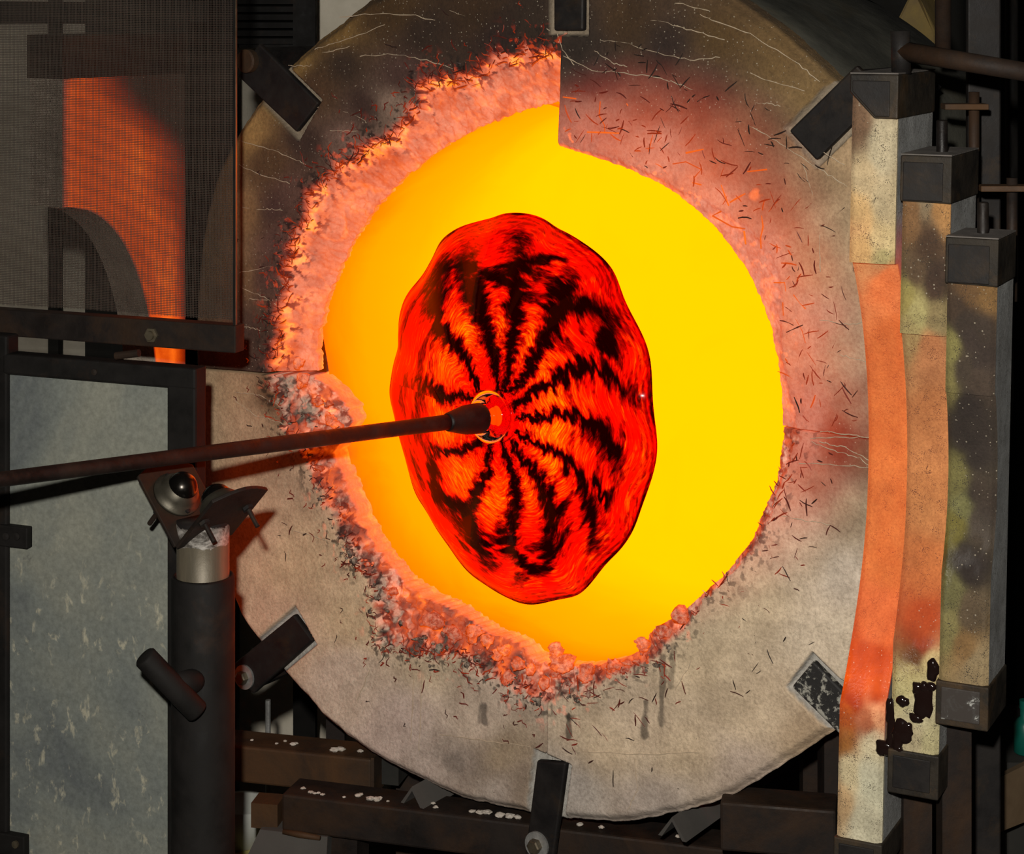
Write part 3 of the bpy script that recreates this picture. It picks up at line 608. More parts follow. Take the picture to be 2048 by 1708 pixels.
ST_ = [[(548, 775), (578, 600), (588, 450), (600, 330), (608, 170)], [(525, 770), (505, 640), (478, 540), (440, 430), (405, 330), (385, 240)], [(440, 770), (400, 670), (365, 610), (300, 540), (250, 450), (310, 300)], [(440, 805), (370, 800), (300, 795), (235, 760)],
       [(450, 980), (380, 1012), (310, 1020), (260, 1020)], [(488, 1000), (480, 1100), (440, 1190), (395, 1270), (430, 1370), (480, 1480)], [(535, 990), (570, 1080), (592, 1170), (588, 1260), (560, 1340), (560, 1420)], [(575, 985), (630, 1070), (690, 1140), (725, 1210), (742, 1300), (745, 1420)],
       [(595, 945), (700, 1000), (790, 1050), (850, 1120), (885, 1220), (905, 1300), (920, 1420)], [(600, 885), (720, 878), (810, 872), (880, 900), (940, 940), (1000, 1020), (1010, 1120)], [(590, 835), (650, 790), (720, 755), (800, 710), (870, 682), (950, 695), (1030, 760), (1080, 830)], [(575, 780), (640, 690), (700, 590), (740, 490), (790, 430), (870, 420), (990, 490), (960, 590)],
       [(740, 490), (780, 400), (820, 310)], [(600, 250), (700, 240), (800, 245)], [(560, 1420), (650, 1500), (720, 1500), (740, 1420)], [(920, 1130), (960, 1230), (985, 1180)], [(590, 360), (560, 330), (430, 300)], [(250, 1080), (270, 1200), (400, 1270)]]
WID = [(6, 34), (6, 34), (6, 26), (8, 18), (14, 12), (7, 22), (6, 22), (6, 26), (6, 22), (6, 20), (10, 24), (8, 34), (20, 24), (14, 10), (14, 14), (10, 14), (16, 12), (8, 14)]
jx = (fbm(TH * 7, SS * 38 + TH * 4, 91, 5) - .5) * 74; tang = np.stack([-np.sin(TH) * .68, -np.cos(TH)], -1)
jp = dpx + tang * jx[..., None] * (.25 + SS[..., None])
dark = np.zeros(jp.shape[:2])
for ln, (w0, w1) in zip(ST_, WID):
    pts = [np.array(zc(p)) for p in ln]; L = sum(np.linalg.norm(pts[i + 1] - pts[i]) for i in range(len(pts) - 1)); acc = 0
    for i in range(len(pts) - 1):
        v = pts[i + 1] - pts[i]; l = np.linalg.norm(v); u_ = np.clip(((jp - pts[i]) @ v) / (l * l), 0, 1)
        dd = np.linalg.norm(jp - pts[i] - u_[..., None] * v, axis=-1); f = (acc + u_ * l) / L; wd = (w0 + (w1 - w0) * f ** .8) * .66
        dark = np.maximum(dark, (.62 * np.exp(-(dd / wd) ** 2) + .36 * np.exp(-(dd / (wd * 2.2)) ** 2)) * (1 - .35 * sm(.75, 1, f))); acc += l
mott = sm(.50, .66, fbm(TH * 3.5, SS * 16, 77, 4)) * sm(.42, .62, SS) * sm(.96, .84, SS)
dark = np.clip(dark + .45 * mott, 0, 1)
cell = np.exp(-((SS - .40) / .20) ** 2) * (1 - np.clip(dark * 1.5, 0, 1))
light = .42 + .40 * cell + .12 * np.exp(-((SS - .9) / .06) ** 2) * (fbm(TH * 5, SS * 3, 79) > .5) - .14 * sm(.2, 0, SS) + .55 * (fbm(TH * 2.2, SS * 75, 83, 3) - .5) * sm(.76, .88, SS) + .22 * (fbm(A_ * 22, B_ * 22, 5, 3) - .5)
dark = dark * (1 - .6 * sm(.86, .97, SS)) + .30 * sm(.10, .90, np.abs(np.sin(SS * 150 + 3 * np.sin(TH * 3)))) * sm(.88, .97, SS) + .45 * sm(.975, .995, SS) * sm(.3, .6, fbm(TH * 3, TH * 0, 8))
Pz = np.concatenate([Fp.reshape(-1, 3)]); idx = np.arange(NT_ * NR_).reshape(NT_, NR_); nx = np.roll(idx, -1, 0)
Fq = np.stack([idx[:, :-1], idx[:, 1:], nx[:, 1:], nx[:, :-1]], -1).reshape(-1, 4)
disc = mesh_obj('glass_disc', Fp.reshape(-1, 3), Fq, M['disc_front'], rod, True, {'dark': dark.ravel(), 'light': light.ravel()})
a = disc.data.attributes.new('polar', 'FLOAT_VECTOR', 'POINT')
pol = np.stack([np.cos(TH) * .0 + TH * 1.0, SS + .02 * np.cos(12 * twist), np.abs(TH)], -1)
a.data.foreach_set('vector', pol.astype(np.float32).ravel())
disc['label'] = 'round red glass disc with wavy black rays and a scalloped rim'
Bq = Bp[:, ::4]; ni = np.arange(NT_ * Bq.shape[1]).reshape(NT_, -1); nx = np.roll(ni, -1, 0)
mesh_obj('glass_back', Bq.reshape(-1, 3), np.stack([ni[:, :-1], nx[:, :-1], nx[:, 1:], ni[:, 1:]], -1).reshape(-1, 4), M['disc_back'], disc, True)
m = MB(); m._lathe2(HUB, AXR, [(-.010, .012), (-.010, .027), (-.004, .033), (.003, .034), (.007, .031), (.008, .028), (.011, .0335), (.017, .034), (.024, .030), (.030, .023), (L1 - .006, .0185), (L1 - .002, .0185), (L1 - .002, .010)], 40)
m.build('glass_collar', M['hub_glass'], rod, True)

# ------------------------------------------------------------------ shields on the left: wire screen above, sheet panel below
HA = math.radians(22); Hh = V(math.cos(HA), -math.sin(HA), 0); Hn = V(-math.sin(HA), -math.cos(HA), 0)
SP = at(470, 400, 2.20)
def so(x, y, off=0.): return on(x, y, SP + Hn * off, Hn)
scr = thing('mesh_screen', 'fine wire mesh heat screen in a dark steel frame at upper left', 'screen', (*(so(-190, 400)[:2]), 0))
m = MB(); A = so(-150, 640); B = so(468, 640); wdt = (B - A) @ Hh; hgt = 2.03 - B[2]; pit = .00192; g = np.random.default_rng(3)
def wob(u, v): return .006 * (vnoise(u * 6, v * 6, 5) - .5) + .0025 * (vnoise(u * 17, v * 17, 9) - .5)
base = np.array(B) - Hh * wdt
def wire(u0, v0, du, dv, L, k, ns=14):
    pts = []
    for i in range(ns + 1):
        u = u0 + du * L * i / ns; v = v0 + dv * L * i / ns
        u2 = u + .0035 * (vnoise(u * 9, v * 9, 21) - .5); v2 = v + .0035 * (vnoise(u * 9, v * 9, 22) - .5)
        pts.append(base + Hh * u2 + Z * v2 + Hn * (wob(u, v) + k))
    return pts
Vs = []; Fs = []
def addwire(pts, r):
    b0 = len(Vs); n = len(pts); t_ = nrm(pts[-1] - pts[0]); a_ = nrm(np.cross(t_, Hn))
    for p in pts: Vs.extend([p + a_ * r, p + Hn * r, p - a_ * r, p - Hn * r])
    for i in range(n - 1):
        for k in range(4):
            Fs.append((b0 + i * 4 + k, b0 + i * 4 + (k + 1) % 4, b0 + (i + 1) * 4 + (k + 1) % 4, b0 + (i + 1) * 4 + k))
u = pit
while u < wdt - .001: addwire(wire(u, 0, 0, 1, hgt, .0004), .00034); u += pit
v = pit
while v < hgt: addwire(wire(0, v, 1, 0, wdt, -.0004), .00034); v += pit
mesh_obj('wire_mesh', np.array(Vs), np.array(Fs), M['screen_wire'], scr, kind='stuff')
p0 = so(466, 706, .004); ztop = 2.06
MB().frame_box(p0, Hh * .0022, -Hn * .005, Z * (ztop - p0[2])).build('side_rail', M['black_steel'], scr)
p1 = so(472, 700, .003); MB().frame_box(p1 - Hh * .0012, Hh * .0009, -Hn * .003, Z * (ztop - p1[2])).build('edge_strip', M['bright_steel'], scr)
zb, zt = so(300, 700)[2], so(300, 640)[2]
pL = so(-190, 650, .008)
bL = so(471, 707, .008); hb_ = so(471, 652, .008)[2] - bL[2]
Lb = (bL - pL) @ Hh
br = MB().frame_box(V(*(bL - Hh * Lb)[:2], bL[2]), Hh * Lb, -Hn * .02, Z * hb_).build('bottom_rail', M['brown_steel'], scr, bevel=.0015)
c = so(304, 670, .008); MB()._lathe2(c, Hn, [(0, .0085), (.003, .0085), (.0032, .006)], 6).build('bolt', M['bright_steel'], br)
MB()._lathe2(c + Hn * .003, Hn, [(0, .005), (.004, .005), (.0041, .001)], 20).build('bolt_end', M['bright_steel'], br)
pp = so(-190, 700, -.012); MB().frame_box(V(pp[0] - .02, pp[1], 0), V(.04, 0, 0), V(0, .04, 0), V(0, 0, ztop)).build('post', M['brown_steel'], scr)
MB().frame_box(V(*(bL - Hh * Lb)[:2], ztop - .02), Hh * Lb, -Hn * .02, Z * .03).build('top_rail', M['brown_steel'], scr)

PP = at(380, 900, 2.165)
def po(x, y, off=0.): return on(x, y, PP + Hn * off, Hn)
pan = thing('sheet_panel', 'grey galvanised sheet panel in a black steel frame behind the pipe stand', 'panel', (*(po(180, 900)[:2]), 0))
t = NT('galvanised_sheet'); co = t.co()
big = t.noise(3.2, 5, .6, co, .8); base = t.ramp(big, [(.30, (.085, .095, .105)), (.47, (.175, .19, .172)), (.60, (.23, .235, .195)), (.75, (.285, .285, .23))])
fl2 = t.n('MapRange', {0: t.noise(52, 5, .65, t.mapped(co, (1.5, 1., .8)), .4), 1: .58, 2: .68}).outputs[0]
low = t.n('MapRange', {0: t.n('SeparateXYZ', {0: co}).outputs[2], 1: 1.12, 2: .98}).outputs[0]
base = t.mix(t.math('MULTIPLY', fl2, low), base, (.40, .38, .29))
base = t.mix(t.n('MapRange', {0: t.noise(21, 6, .7, co, .3), 1: .66, 2: .74}).outputs[0], base, (.09, .09, .085))
base = t.mix(t.n('MapRange', {0: t.noise(15, 3, .5, co), 1: .77, 2: .80}).outputs[0], base, (.07, .04, .012))
base = t.mix(1., base, t.ramp(t.noise(170, 5, .7, co), [(.3, (.75, .75, .75)), (.7, (1.15, 1.15, 1.15))]), 'MULTIPLY')
M['sheet'] = t.done(t.pbsdf(Base_Color=base, Metallic=.0, Specular_IOR_Level=.25, Roughness=.62, Normal=t.bump(t.math('ADD', t.noise(3, 3, .5, co), t.math('MULTIPLY', t.noise(120, 4, .6, co), .05)), .12, .01)))
a0 = po(-60, 735, 0); a1 = po(352, 735, 0); W_ = (a1 - a0) @ Hh
MB().frame_box(V(a0[0], a0[1], .12), Hh * W_, -Hn * .0015, Z * (a0[2] - .12)).build('metal_sheet', M['sheet'], pan)
# frame bars
pTop = po(391, 738, .006); pW = (pTop - po(4, 712, .006)) @ Hh; zt = pTop[2]
tb = MB().frame_box(V(*(pTop - Hh * pW)[:2], zt - .0235), Hh * pW, -Hn * .024, Z * .0235).build('top_bar', M['black_steel'], pan, bevel=.003)
c = po(190, 744, .006); MB()._lathe2(c, Hn, [(0, .0035), (.002, .0035), (.0025, .001)], 14).build('screw', M['bar_steel'], tb)
rb0 = po(333, 760, .0055); rb1 = po(391, 760, .0055)
MB().frame_box(V(rb0[0], rb0[1], 0), Hh * ((rb1 - rb0) @ Hh), -Hn * .023, Z * (zt - .003)).build('side_bar', M['black_steel'], pan, bevel=.003)
lb0 = po(-35, 760, .0055); lb1 = po(14, 760, .0055)
MB().frame_box(V(lb0[0], lb0[1], 0), Hh * ((lb1 - lb0) @ Hh), -Hn * .023, Z * (zt + .02)).build('side_bar', M['black_steel'], pan, bevel=.003)
for x, y in ((22, 1072), (22, 1688)):
    c0_ = po(-4, y + 20, .010); c1_ = po(54 if y < 1500 else 48, y + 20, .010); hh_ = po(0, y - 22, .010)[2] - c0_[2]
    tbm = MB().frame_box(c0_, Hh * ((c1_ - c0_) @ Hh), -Hn * .011, Z * hh_).build('hinge_tab', M['black_steel'], pan, bevel=.0015)
    for xx in ((14, 35) if y < 1500 else (32,)):
        MB()._lathe2(po(xx, y, .010), Hn, [(0, .0042), (.0025, .0042), (.003, .001)], 12).build('screw', M['bright_steel'] if y > 1500 else M['bar_steel'], tbm)
MB().tube([po(232, 712, .006), po(278, 706, .006)], .0042, 12).build('hinge_pin', M['brown_steel'], pan)

# ------------------------------------------------------------------ pipe stand
YS = px = None
Lh = rp(385); YS = (HUB + AXR * Lh)[1]
ps = at(406, 1150, YS); stand = thing('pipe_stand', 'black tube stand with ball bearing cradle and T handle under the rod', 'stand', (ps[0], ps[1], 0))
rO = 63.5 / F_PX * YS; rI = 52.5 / F_PX * YS; zt_ = ps[2]
def circ(cx_, cy_, z, r, seg=48): return [V(cx_ + r * math.cos(2 * math.pi * k / seg), cy_ + r * math.sin(2 * math.pi * k / seg), z) for k in range(seg)]
MB()._lathe2(V(ps[0], ps[1], 0), Z, [(.012, rO), (zt_ - .002, rO), (zt_, rO - .0015), (zt_, rI + .0015), (zt_ - .02, rI + .0008), (zt_ - .02, .001)], 56).build('outer_tube', M['black_steel'], stand, True)
MB()._lathe2(V(ps[0], ps[1], 0), Z, [(0, .14), (.012, .14), (.0121, .01)], 40).build('base_plate', M['black_steel'], stand)
t = NT('stand_tube'); co = t.co(); z_ = t.n('SeparateXYZ', {0: t.n('NewGeometry').outputs['Position']}).outputs[2]
zb0, zb1 = at(406, 1100, YS - .03)[2], at(406, 1062, YS - .03)[2]
jag = t.math('MULTIPLY', t.math('SUBTRACT', t.noise(90, 5, .7, co), .5), .012)
zz = t.math('ADD', z_, jag)
band = t.math('MULTIPLY', t.math('GREATER_THAN', zz, zb0), t.math('LESS_THAN', zz, zb1))
steel = t.ramp(t.noise(30, 5, .6, t.mapped(co, (3, 3, .3))), [(.3, (.085, .072, .05)), (.7, (.15, .125, .085))])
steel = t.mix(t.math('GREATER_THAN', zz, zb1), steel, (.02, .017, .016))
pnt = t.n('MapRange', {0: t.noise(42, 6, .75, t.mapped(co, (1, 1, 2.2)), .6), 1: .42, 2: .62}).outputs[0]
steel = t.mix(band, steel, t.mix(pnt, (.07, .06, .05), (.46, .43, .39)))
M['stand_tube'] = t.done(t.pbsdf(Base_Color=steel, Metallic=.25, Roughness=.5, Normal=t.bump(t.noise(120, 4, .7, co), .15, .002)))
zi = at(406, 1040, YS)[2]
MB()._lathe2(V(ps[0], ps[1], 0), Z, [(zt_ - .1, rI), (zi, rI), (zi + .0001, .001)], 56).build('inner_tube', M['stand_tube'], stand, True)
# V cradle: two plates meeting in a valley that runs along the rod's direction
vb = at(360, 1086, YS - .036)
va = nrm(V(AXR[0], AXR[1], 0)); vs_ = nrm(np.cross(Z, va)); vs_ = vs_ if vs_[0] > 0 else -vs_     # va: towards the glassblower, vs_: to the right
K = V(ps[0], ps[1], 0) + Z * at(395, 1078, YS)[2]
t1 = nrm(-vs_ * .74 + Z * .72); t2 = nrm(vs_ * .74 + Z * .72)
fw = va * .036
cr = MB()
def plate(tdir, l, nn):
    a0 = K + fw; b0 = K - fw * 1.0
    pts = [a0, a0 + tdir * l]; 
    for k in range(1, 8):
        f = k / 8; pts.append(a0 + tdir * (l - .0 + .012 * math.sin(math.pi * f)) + (b0 - a0) * f)
    pts += [b0 + tdir * l, b0]
    return MB().prism(pts, nn * .004)
pA = plate(t1, .088, nrm(np.cross(t1, va)) * (1 if np.cross(t1, va)[2] < 0 else -1)).build('cradle_plate', M['brown_steel'], stand, bevel=.001)
pB = plate(t2, .082, nrm(np.cross(t2, va)) * (1 if np.cross(t2, va)[2] < 0 else -1)).build('cradle_plate', M['brown_steel'], stand, bevel=.001)
def cup(tdir, l, f, nn, parent):
    c = K + tdir * l + fw * f
    MB()._lathe2(c, nn, [(0, .026), (.003, .026), (.004, .0225), (.011, .021), (.017, .016), (.018, .0145), (.018, .001)], 36).build('bearing_cup', M['cup_steel'], parent, True)
    r = .0165; prof = [(r * (1 - math.cos(math.pi * k / 16)), r * math.sin(math.pi * k / 16)) for k in range(17)]
    MB().lathe(c + nn * (.030 - 2 * r + .0), nn, prof, 32).build('bearing_ball', M['ball_steel'], parent, True)
    for dx in (-1, 1):
        e = nrm(np.cross(nn, tdir)); MB()._lathe2(c + e * dx * .0 + tdir * .0 + (e * dx * .0235 if False else -tdir * .0225 * dx), nn, [(0, .003), (.0055, .003), (.006, .001)], 10).build('rivet', M['bar_steel'], parent)
n1 = nrm(np.cross(t1, va)); n1 = n1 if n1[2] > 0 else -n1; n2 = nrm(np.cross(t2, va)); n2 = n2 if n2[2] > 0 else -n2
cup(t1, .056, .1, n1, pA); cup(t2, .052, .1, n2, pB)
for tdir, nn, l, f in ((t1, n1, .046, .80), (t2, n2, .046, .75), (t2, n2, .056, -.65)):
    c = K + tdir * l + fw * f
    pin = MB().tube([c - nn * .004, c - nn * .028], .0026, 12).build('bearing_pin', M['brown_steel'], pB)
    MB()._lathe2(c - nn * .0035, -nn, [(0, .006), (.004, .006), (.0042, .003)], 6).build('nut', M['bar_steel'], pB)
# clamp screw with a T bar
hc = at(345, 1368, YS - rO - .020)
cs = at(392, 1362, YS - rO * .9)
MB().tube([cs + V(0, .012, 0), cs + (hc - cs) * .2, hc], [.0135, .0125, .010], 20).build('clamp_boss', M['black_steel'], stand, True)
h0 = at(288, 1312, YS - rO - .030); h1 = at(396, 1425, YS - rO - .014)
hdl = MB()._lathe2(h0, nrm(h1 - h0), [(0, .010), (.002, .0118), (np.linalg.norm(h1 - h0) - .002, .0118), (np.linalg.norm(h1 - h0), .0105), (np.linalg.norm(h1 - h0), .008), (np.linalg.norm(h1 - h0) - .008, .0075), (np.linalg.norm(h1 - h0) - .008, .0005)], 26).build('clamp_handle', M['black_steel'], stand, True)

# ------------------------------------------------------------------ swung-open furnace doors
DD = nrm(V(.445, .896, 0)); DT = nrm(V(.896, -.445, 0))
def col_grid(zs, profile, tn, T, O, lean):
    pass
def right_door(x0, y_top, y_box, y_cut0, y_cut1, y_low, y_bot, wpx, Y, W, sag, step, heat, anchors, label, chamfer, glossy=None):  # heat: strengths of the furnace light painted on edge and side
    O = at(x0, y_top, Y); T = wpx * Y / F_PX / DT[0]
    zz = lambda y: at(x0, y, Y)[2]
    lean = .022
    def pos(tq, sq, z): return V(O[0], O[1], 0) + DT * (tq + lean * (z - O[2])) + DD * sq + Z * z
    root = thing('furnace_door', label, 'furnace door', pos(T / 2, W / 2, O[2]) * V(1, 1, 0), 'opened furnace doors right of the mouth')
    z0, z1 = zz(y_bot), zz(y_top); c0, c1 = zz(y_cut1), zz(y_cut0); zc_ = (c0 + c1) / 2; hc_ = (c1 - c0) / 2; Rr_ = (hc_ ** 2 + sag ** 2) / (2 * sag)
    zs = np.unique(np.concatenate([np.linspace(z0 + .005, z1 - .005, 260), [c1 - .0005, c1 + .0005, c0 - .0005, c0 + .0005]]))
    def sof(z):
        inside = (z > c0) & (z < c1)
        s_ = np.sqrt(np.clip(Rr_ ** 2 - (z - zc_) ** 2, 0, None)) - (Rr_ - sag) + step * sm(c0, c0 + hc_ * .8, z)
        return np.where(inside, s_, 0.)
    nT = 26; ts = np.linspace(0, T, nT); nW = 14; ws = np.linspace(0, 1, nW)
    sz = sof(zs)
    rowsP = []; hv = []; sv = []; gv = []
    # cross-section loop: near edge left->right, right side near->far, far edge right->left, left side far->near
    cr_ = []
    for tq in ts: cr_.append((tq, 0., 0))
    for w_ in ws[1:]: cr_.append((T, w_, 1))
    cr_.append((0, 1., 2))
    for w_ in ws[::-1][1:-1]: cr_.append((0, w_, 3))
    nC = len(cr_)
    G = np.zeros((len(zs), nC, 3)); H = np.zeros((len(zs), nC)); GL = np.zeros((len(zs), nC))
    for j, (tq, w_, sd) in enumerate(cr_):
        s_ = sz + (W - sz) * w_
        rnd = .0045 * (sm(.007, 0, T - tq) ** 2 + .6 * sm(.006, 0, tq) ** 2) if sd == 0 else (0 if w_ > .0 else 0)
        nz = .0012 * (fbm(zs * 40, zs * 0 + tq * 40, 3) - .5) if sd == 0 else 0
        G[:, j] = V(O[0], O[1], 0) + DT * tq + DT[None] * (lean * (zs - O[2]))[:, None] + DD[None] * (s_ + rnd + nz)[:, None] + Z[None] * zs[:, None]
        if sd == 0:  # near edge: orange emission stands in for furnace light on the cut
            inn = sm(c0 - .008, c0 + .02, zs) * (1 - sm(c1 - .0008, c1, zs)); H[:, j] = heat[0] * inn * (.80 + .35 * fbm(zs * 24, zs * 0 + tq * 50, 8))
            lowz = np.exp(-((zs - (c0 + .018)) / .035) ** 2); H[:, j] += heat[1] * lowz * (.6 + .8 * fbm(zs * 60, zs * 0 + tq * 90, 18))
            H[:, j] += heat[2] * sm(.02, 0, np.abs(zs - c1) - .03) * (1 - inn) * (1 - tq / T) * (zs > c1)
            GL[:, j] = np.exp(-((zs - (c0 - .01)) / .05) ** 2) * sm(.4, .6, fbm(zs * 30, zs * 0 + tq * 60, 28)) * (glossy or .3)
        if sd == 1: H[:, j] = heat[3] * sm(c1 + .06, c1 - .05, zs) * (1 - sm(c1 - .08, c1 - .12, zs)) * (1 - w_)  # orange light leaking along the side, painted as emission
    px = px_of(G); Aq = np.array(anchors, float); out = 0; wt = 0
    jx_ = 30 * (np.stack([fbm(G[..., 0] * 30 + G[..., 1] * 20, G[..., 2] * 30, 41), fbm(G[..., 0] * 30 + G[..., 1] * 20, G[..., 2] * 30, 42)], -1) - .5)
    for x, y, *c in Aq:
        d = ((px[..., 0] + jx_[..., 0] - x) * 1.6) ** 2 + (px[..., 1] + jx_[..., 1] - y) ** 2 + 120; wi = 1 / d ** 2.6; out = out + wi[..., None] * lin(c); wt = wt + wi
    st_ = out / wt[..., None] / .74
    side = np.array([sd != 0 for _, _, sd in cr_]); st_[:, side] = np.array([.26, .265, .26]); st_[:, side] *= (.8 + .4 * fbm(G[:, side, 0] * 90 + G[:, side, 1] * 60, G[:, side, 2] * 8, 44))[..., None]
    st_ = st_ * (.8 + .4 * fbm(G[..., 2] * 70, G[..., 0] * 90, 45))[..., None]
    n0 = len(zs); idx = np.arange(n0 * nC).reshape(n0, nC); nx = np.roll(idx, -1, 1)
    Fq = np.stack([idx[:-1], nx[:-1], nx[1:], idx[1:]], -1).reshape(-1, 4)
    slab = mesh_obj('refractory_slab', G.reshape(-1, 3), Fq, M['door_castable'], root, True, {'heat_and_furnace_light': np.clip(H.ravel(), 0, 1), 'stain_and_light': st_.reshape(-1, 3), 'gloss': GL.ravel()})
    slab.data.polygons.foreach_set('use_smooth', np.ones(len(Fq), bool))
    em = slab.modifiers.new('edges', 'EDGE_SPLIT'); em.split_angle = math.radians(50)
    # steel boxes at both ends
    zb_ = zz(y_box); zl_ = zz(y_low); e_ = .0018
    if chamfer: ol = [(-e_, z1), (T + e_, z1), (T + e_, zb_), (T * .52, zb_), (-e_, zz(y_box - 52))]
    else: ol = [(-e_, z1), (T + e_, z1), (T + e_, zb_), (-e_, zb_ + .001)]
    top = MB().prism([pos(tq, -.0025, z) for tq, z in ol], DD * (W + .004)).build('top_channel', M['box_steel'], root, bevel=.0015)
    MB().prism([pos(-e_ + .0005, -.0027, z1 + .0004), pos(T + e_, -.0027, z1 + .0004), pos(T + e_, W, z1 + .0004), pos(-e_, W, z1 + .0004)], Z * .0012).build('dusty_cover', M['box_top'], top)
    ins = .006
    ol2 = [(ins * .2, z1 - ins), (T - ins, z1 - ins), (T - ins, zb_ + .002)] + ([(T * .55, zb_ + .002), (ins * .2, zz(y_box - 54))] if chamfer else [(ins * .2, zb_ + .002)])
    MB().prism([pos(tq, -.0042, z) for tq, z in ol2], DD * .002).build('end_plate', M['bar_steel'], top, bevel=.001)
    bot = MB().prism([pos(tq, -.0025, z) for tq, z in [(-e_, zl_), (T + e_, zl_), (T + e_, z0), (-e_, z0)]], DD * (W + .004)).build('bottom_channel', M['box_steel'], root, bevel=.0015)
    MB().prism([pos(tq, -.0040, z) for tq, z in [(ins * .6, zl_ - ins * .8), (T - ins, zl_ - ins * .8), (T - ins, z0 + ins), (ins * .6, z0 + ins)]], DD * .002).build('end_plate', M['flake_plate'] if 'stub' in label else M['bar_steel'], bot, bevel=.001)
    # hinge leg down to the floor behind the slab
    pf = pos(T * .5, W * .78, 0); MB().frame_box(V(pf[0] - .014, pf[1] - .014, 0), V(.028, 0, 0), V(0, .028, 0), V(0, 0, z0 + .002)).build('hinge_leg', M['brown_steel'], root)
    return root, pos, T, O
t = NT('flaked_plate'); co = t.co()
M['flake_plate'] = t.done(t.pbsdf(Base_Color=t.ramp(t.noise(70, 6, .7, co, .5), [(.50, (.035, .027, .022)), (.60, (.05, .045, .04)), (.64, (.40, .40, .37))]), Roughness=.7))
A1 = [(1716, 250, 100, 76, 56), (1760, 300, 170, 158, 130), (1730, 350, 170, 150, 116), (1770, 400, 168, 152, 120), (1715, 430, 186, 152, 104), (1760, 480, 186, 166, 122), (1720, 500, 180, 148, 98), (1760, 515, 150, 140, 96), (1770, 560, 190, 120, 70), (1790, 700, 170, 104, 54), (1790, 900, 170, 106, 54), (1790, 1100, 170, 106, 54), (1760, 1250, 176, 100, 56), (1750, 1330, 110, 40, 14), (1720, 1340, 100, 34, 12), (1760, 1385, 90, 40, 20), (1710, 1392, 84, 30, 10), (1695, 1430, 130, 70, 20), (1690, 1480, 130, 84, 34), (1740, 1440, 130, 90, 60), (1760, 1420, 190, 150, 110), (1750, 1480, 180, 172, 140), (1700, 1540, 178, 164, 130), (1740, 1560, 176, 172, 148), (1720, 1640, 172, 166, 142), (1680, 1600, 180, 150, 110)]  # cut rows here and below include painted orange furnace light
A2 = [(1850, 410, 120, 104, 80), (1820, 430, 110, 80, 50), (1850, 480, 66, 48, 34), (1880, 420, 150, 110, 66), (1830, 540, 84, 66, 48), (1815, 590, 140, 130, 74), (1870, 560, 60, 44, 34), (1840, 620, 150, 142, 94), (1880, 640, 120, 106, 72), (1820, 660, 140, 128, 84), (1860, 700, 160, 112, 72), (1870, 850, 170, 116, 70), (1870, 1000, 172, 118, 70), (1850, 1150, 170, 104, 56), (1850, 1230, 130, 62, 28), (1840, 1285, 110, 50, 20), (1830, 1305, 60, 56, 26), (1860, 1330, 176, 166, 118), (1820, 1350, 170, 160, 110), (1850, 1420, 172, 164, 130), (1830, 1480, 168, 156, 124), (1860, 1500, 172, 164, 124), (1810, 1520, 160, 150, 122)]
A3 = [(1940, 580, 90, 66, 40), (1920, 610, 60, 46, 34), (1975, 590, 112, 84, 48), (1940, 680, 52, 42, 36), (1897, 700, 120, 114, 66), (1960, 760, 66, 54, 44), (1900, 765, 110, 102, 60), (1940, 820, 44, 36, 32), (1960, 900, 46, 38, 33), (1950, 980, 56, 46, 38), (1930, 870, 44, 36, 31), (1930, 640, 52, 42, 34), (1960, 660, 54, 44, 36), (1960, 720, 52, 42, 36), (1925, 740, 60, 50, 40), (1975, 1010, 58, 48, 40), (1914, 950, 104, 98, 56), (1928, 1010, 108, 106, 66), (1960, 1050, 66, 56, 46), (1910, 1060, 104, 96, 44), (1930, 1110, 50, 42, 36), (1940, 1130, 40, 32, 28), (1900, 1180, 100, 96, 60), (1940, 1220, 86, 72, 54), (1930, 1290, 120, 92, 56), (1950, 1330, 140, 122, 90), (1900, 1250, 120, 112, 70)]
d1, pos1, T1, O1 = right_door(1705, 148, 236, 526, 1412, 1678, 1740, 82, 1.93, .135, .071, .010, (.29, .34, .08, .45), A1, 'tallest open furnace door, nearest the mouth, its curved edge painted furnace-lit orange', True, 1.0)
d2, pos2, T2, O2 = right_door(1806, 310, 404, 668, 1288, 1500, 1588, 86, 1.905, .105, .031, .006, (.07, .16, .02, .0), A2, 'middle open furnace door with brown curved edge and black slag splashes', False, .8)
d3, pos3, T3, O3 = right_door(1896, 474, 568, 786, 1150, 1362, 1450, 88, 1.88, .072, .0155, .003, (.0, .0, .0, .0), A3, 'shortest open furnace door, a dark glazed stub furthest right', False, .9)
# slag splashes on the door edges
t = NT('black_slag'); M['slag'] = t.done(t.pbsdf(Base_Color=(.012, .006, .005, 1), Roughness=.12))
def slag(root, pos, T, O, x0, spots, Y):
    for k, (x, y, rx, ry) in enumerate(spots):
        z = at(x, y, Y)[2]; tq = (x - x0) * Y / F_PX / DT[0] - .022 * (z - O[2]); g = np.random.default_rng(k + 3)
        n = 22; an = np.linspace(0, 2 * np.pi, n, endpoint=False); rr = .62 + .75 * fbm(np.cos(an) * 1.6 + k * 3, np.sin(an) * 1.6 + 5, k, 3)
        vs = []
        for f, h in ((1, -.0006), (.86, .0012), (.5, .0026)):
            vs += [pos(tq + f * rx * .00046 * rr[i] * math.cos(an[i]), -h - .0008 * g.random() * (f < .9), z + f * ry * .00048 * rr[i] * math.sin(an[i])) for i in range(n)]
        fs = [(r_ * n + i, r_ * n + (i + 1) % n, (r_ + 1) * n + (i + 1) % n, (r_ + 1) * n + i) for r_ in range(2) for i in range(n)] + [tuple(2 * n + i for i in range(n))]
        MB().add(vs, fs).build('slag_drip', M['slag'], root, True)
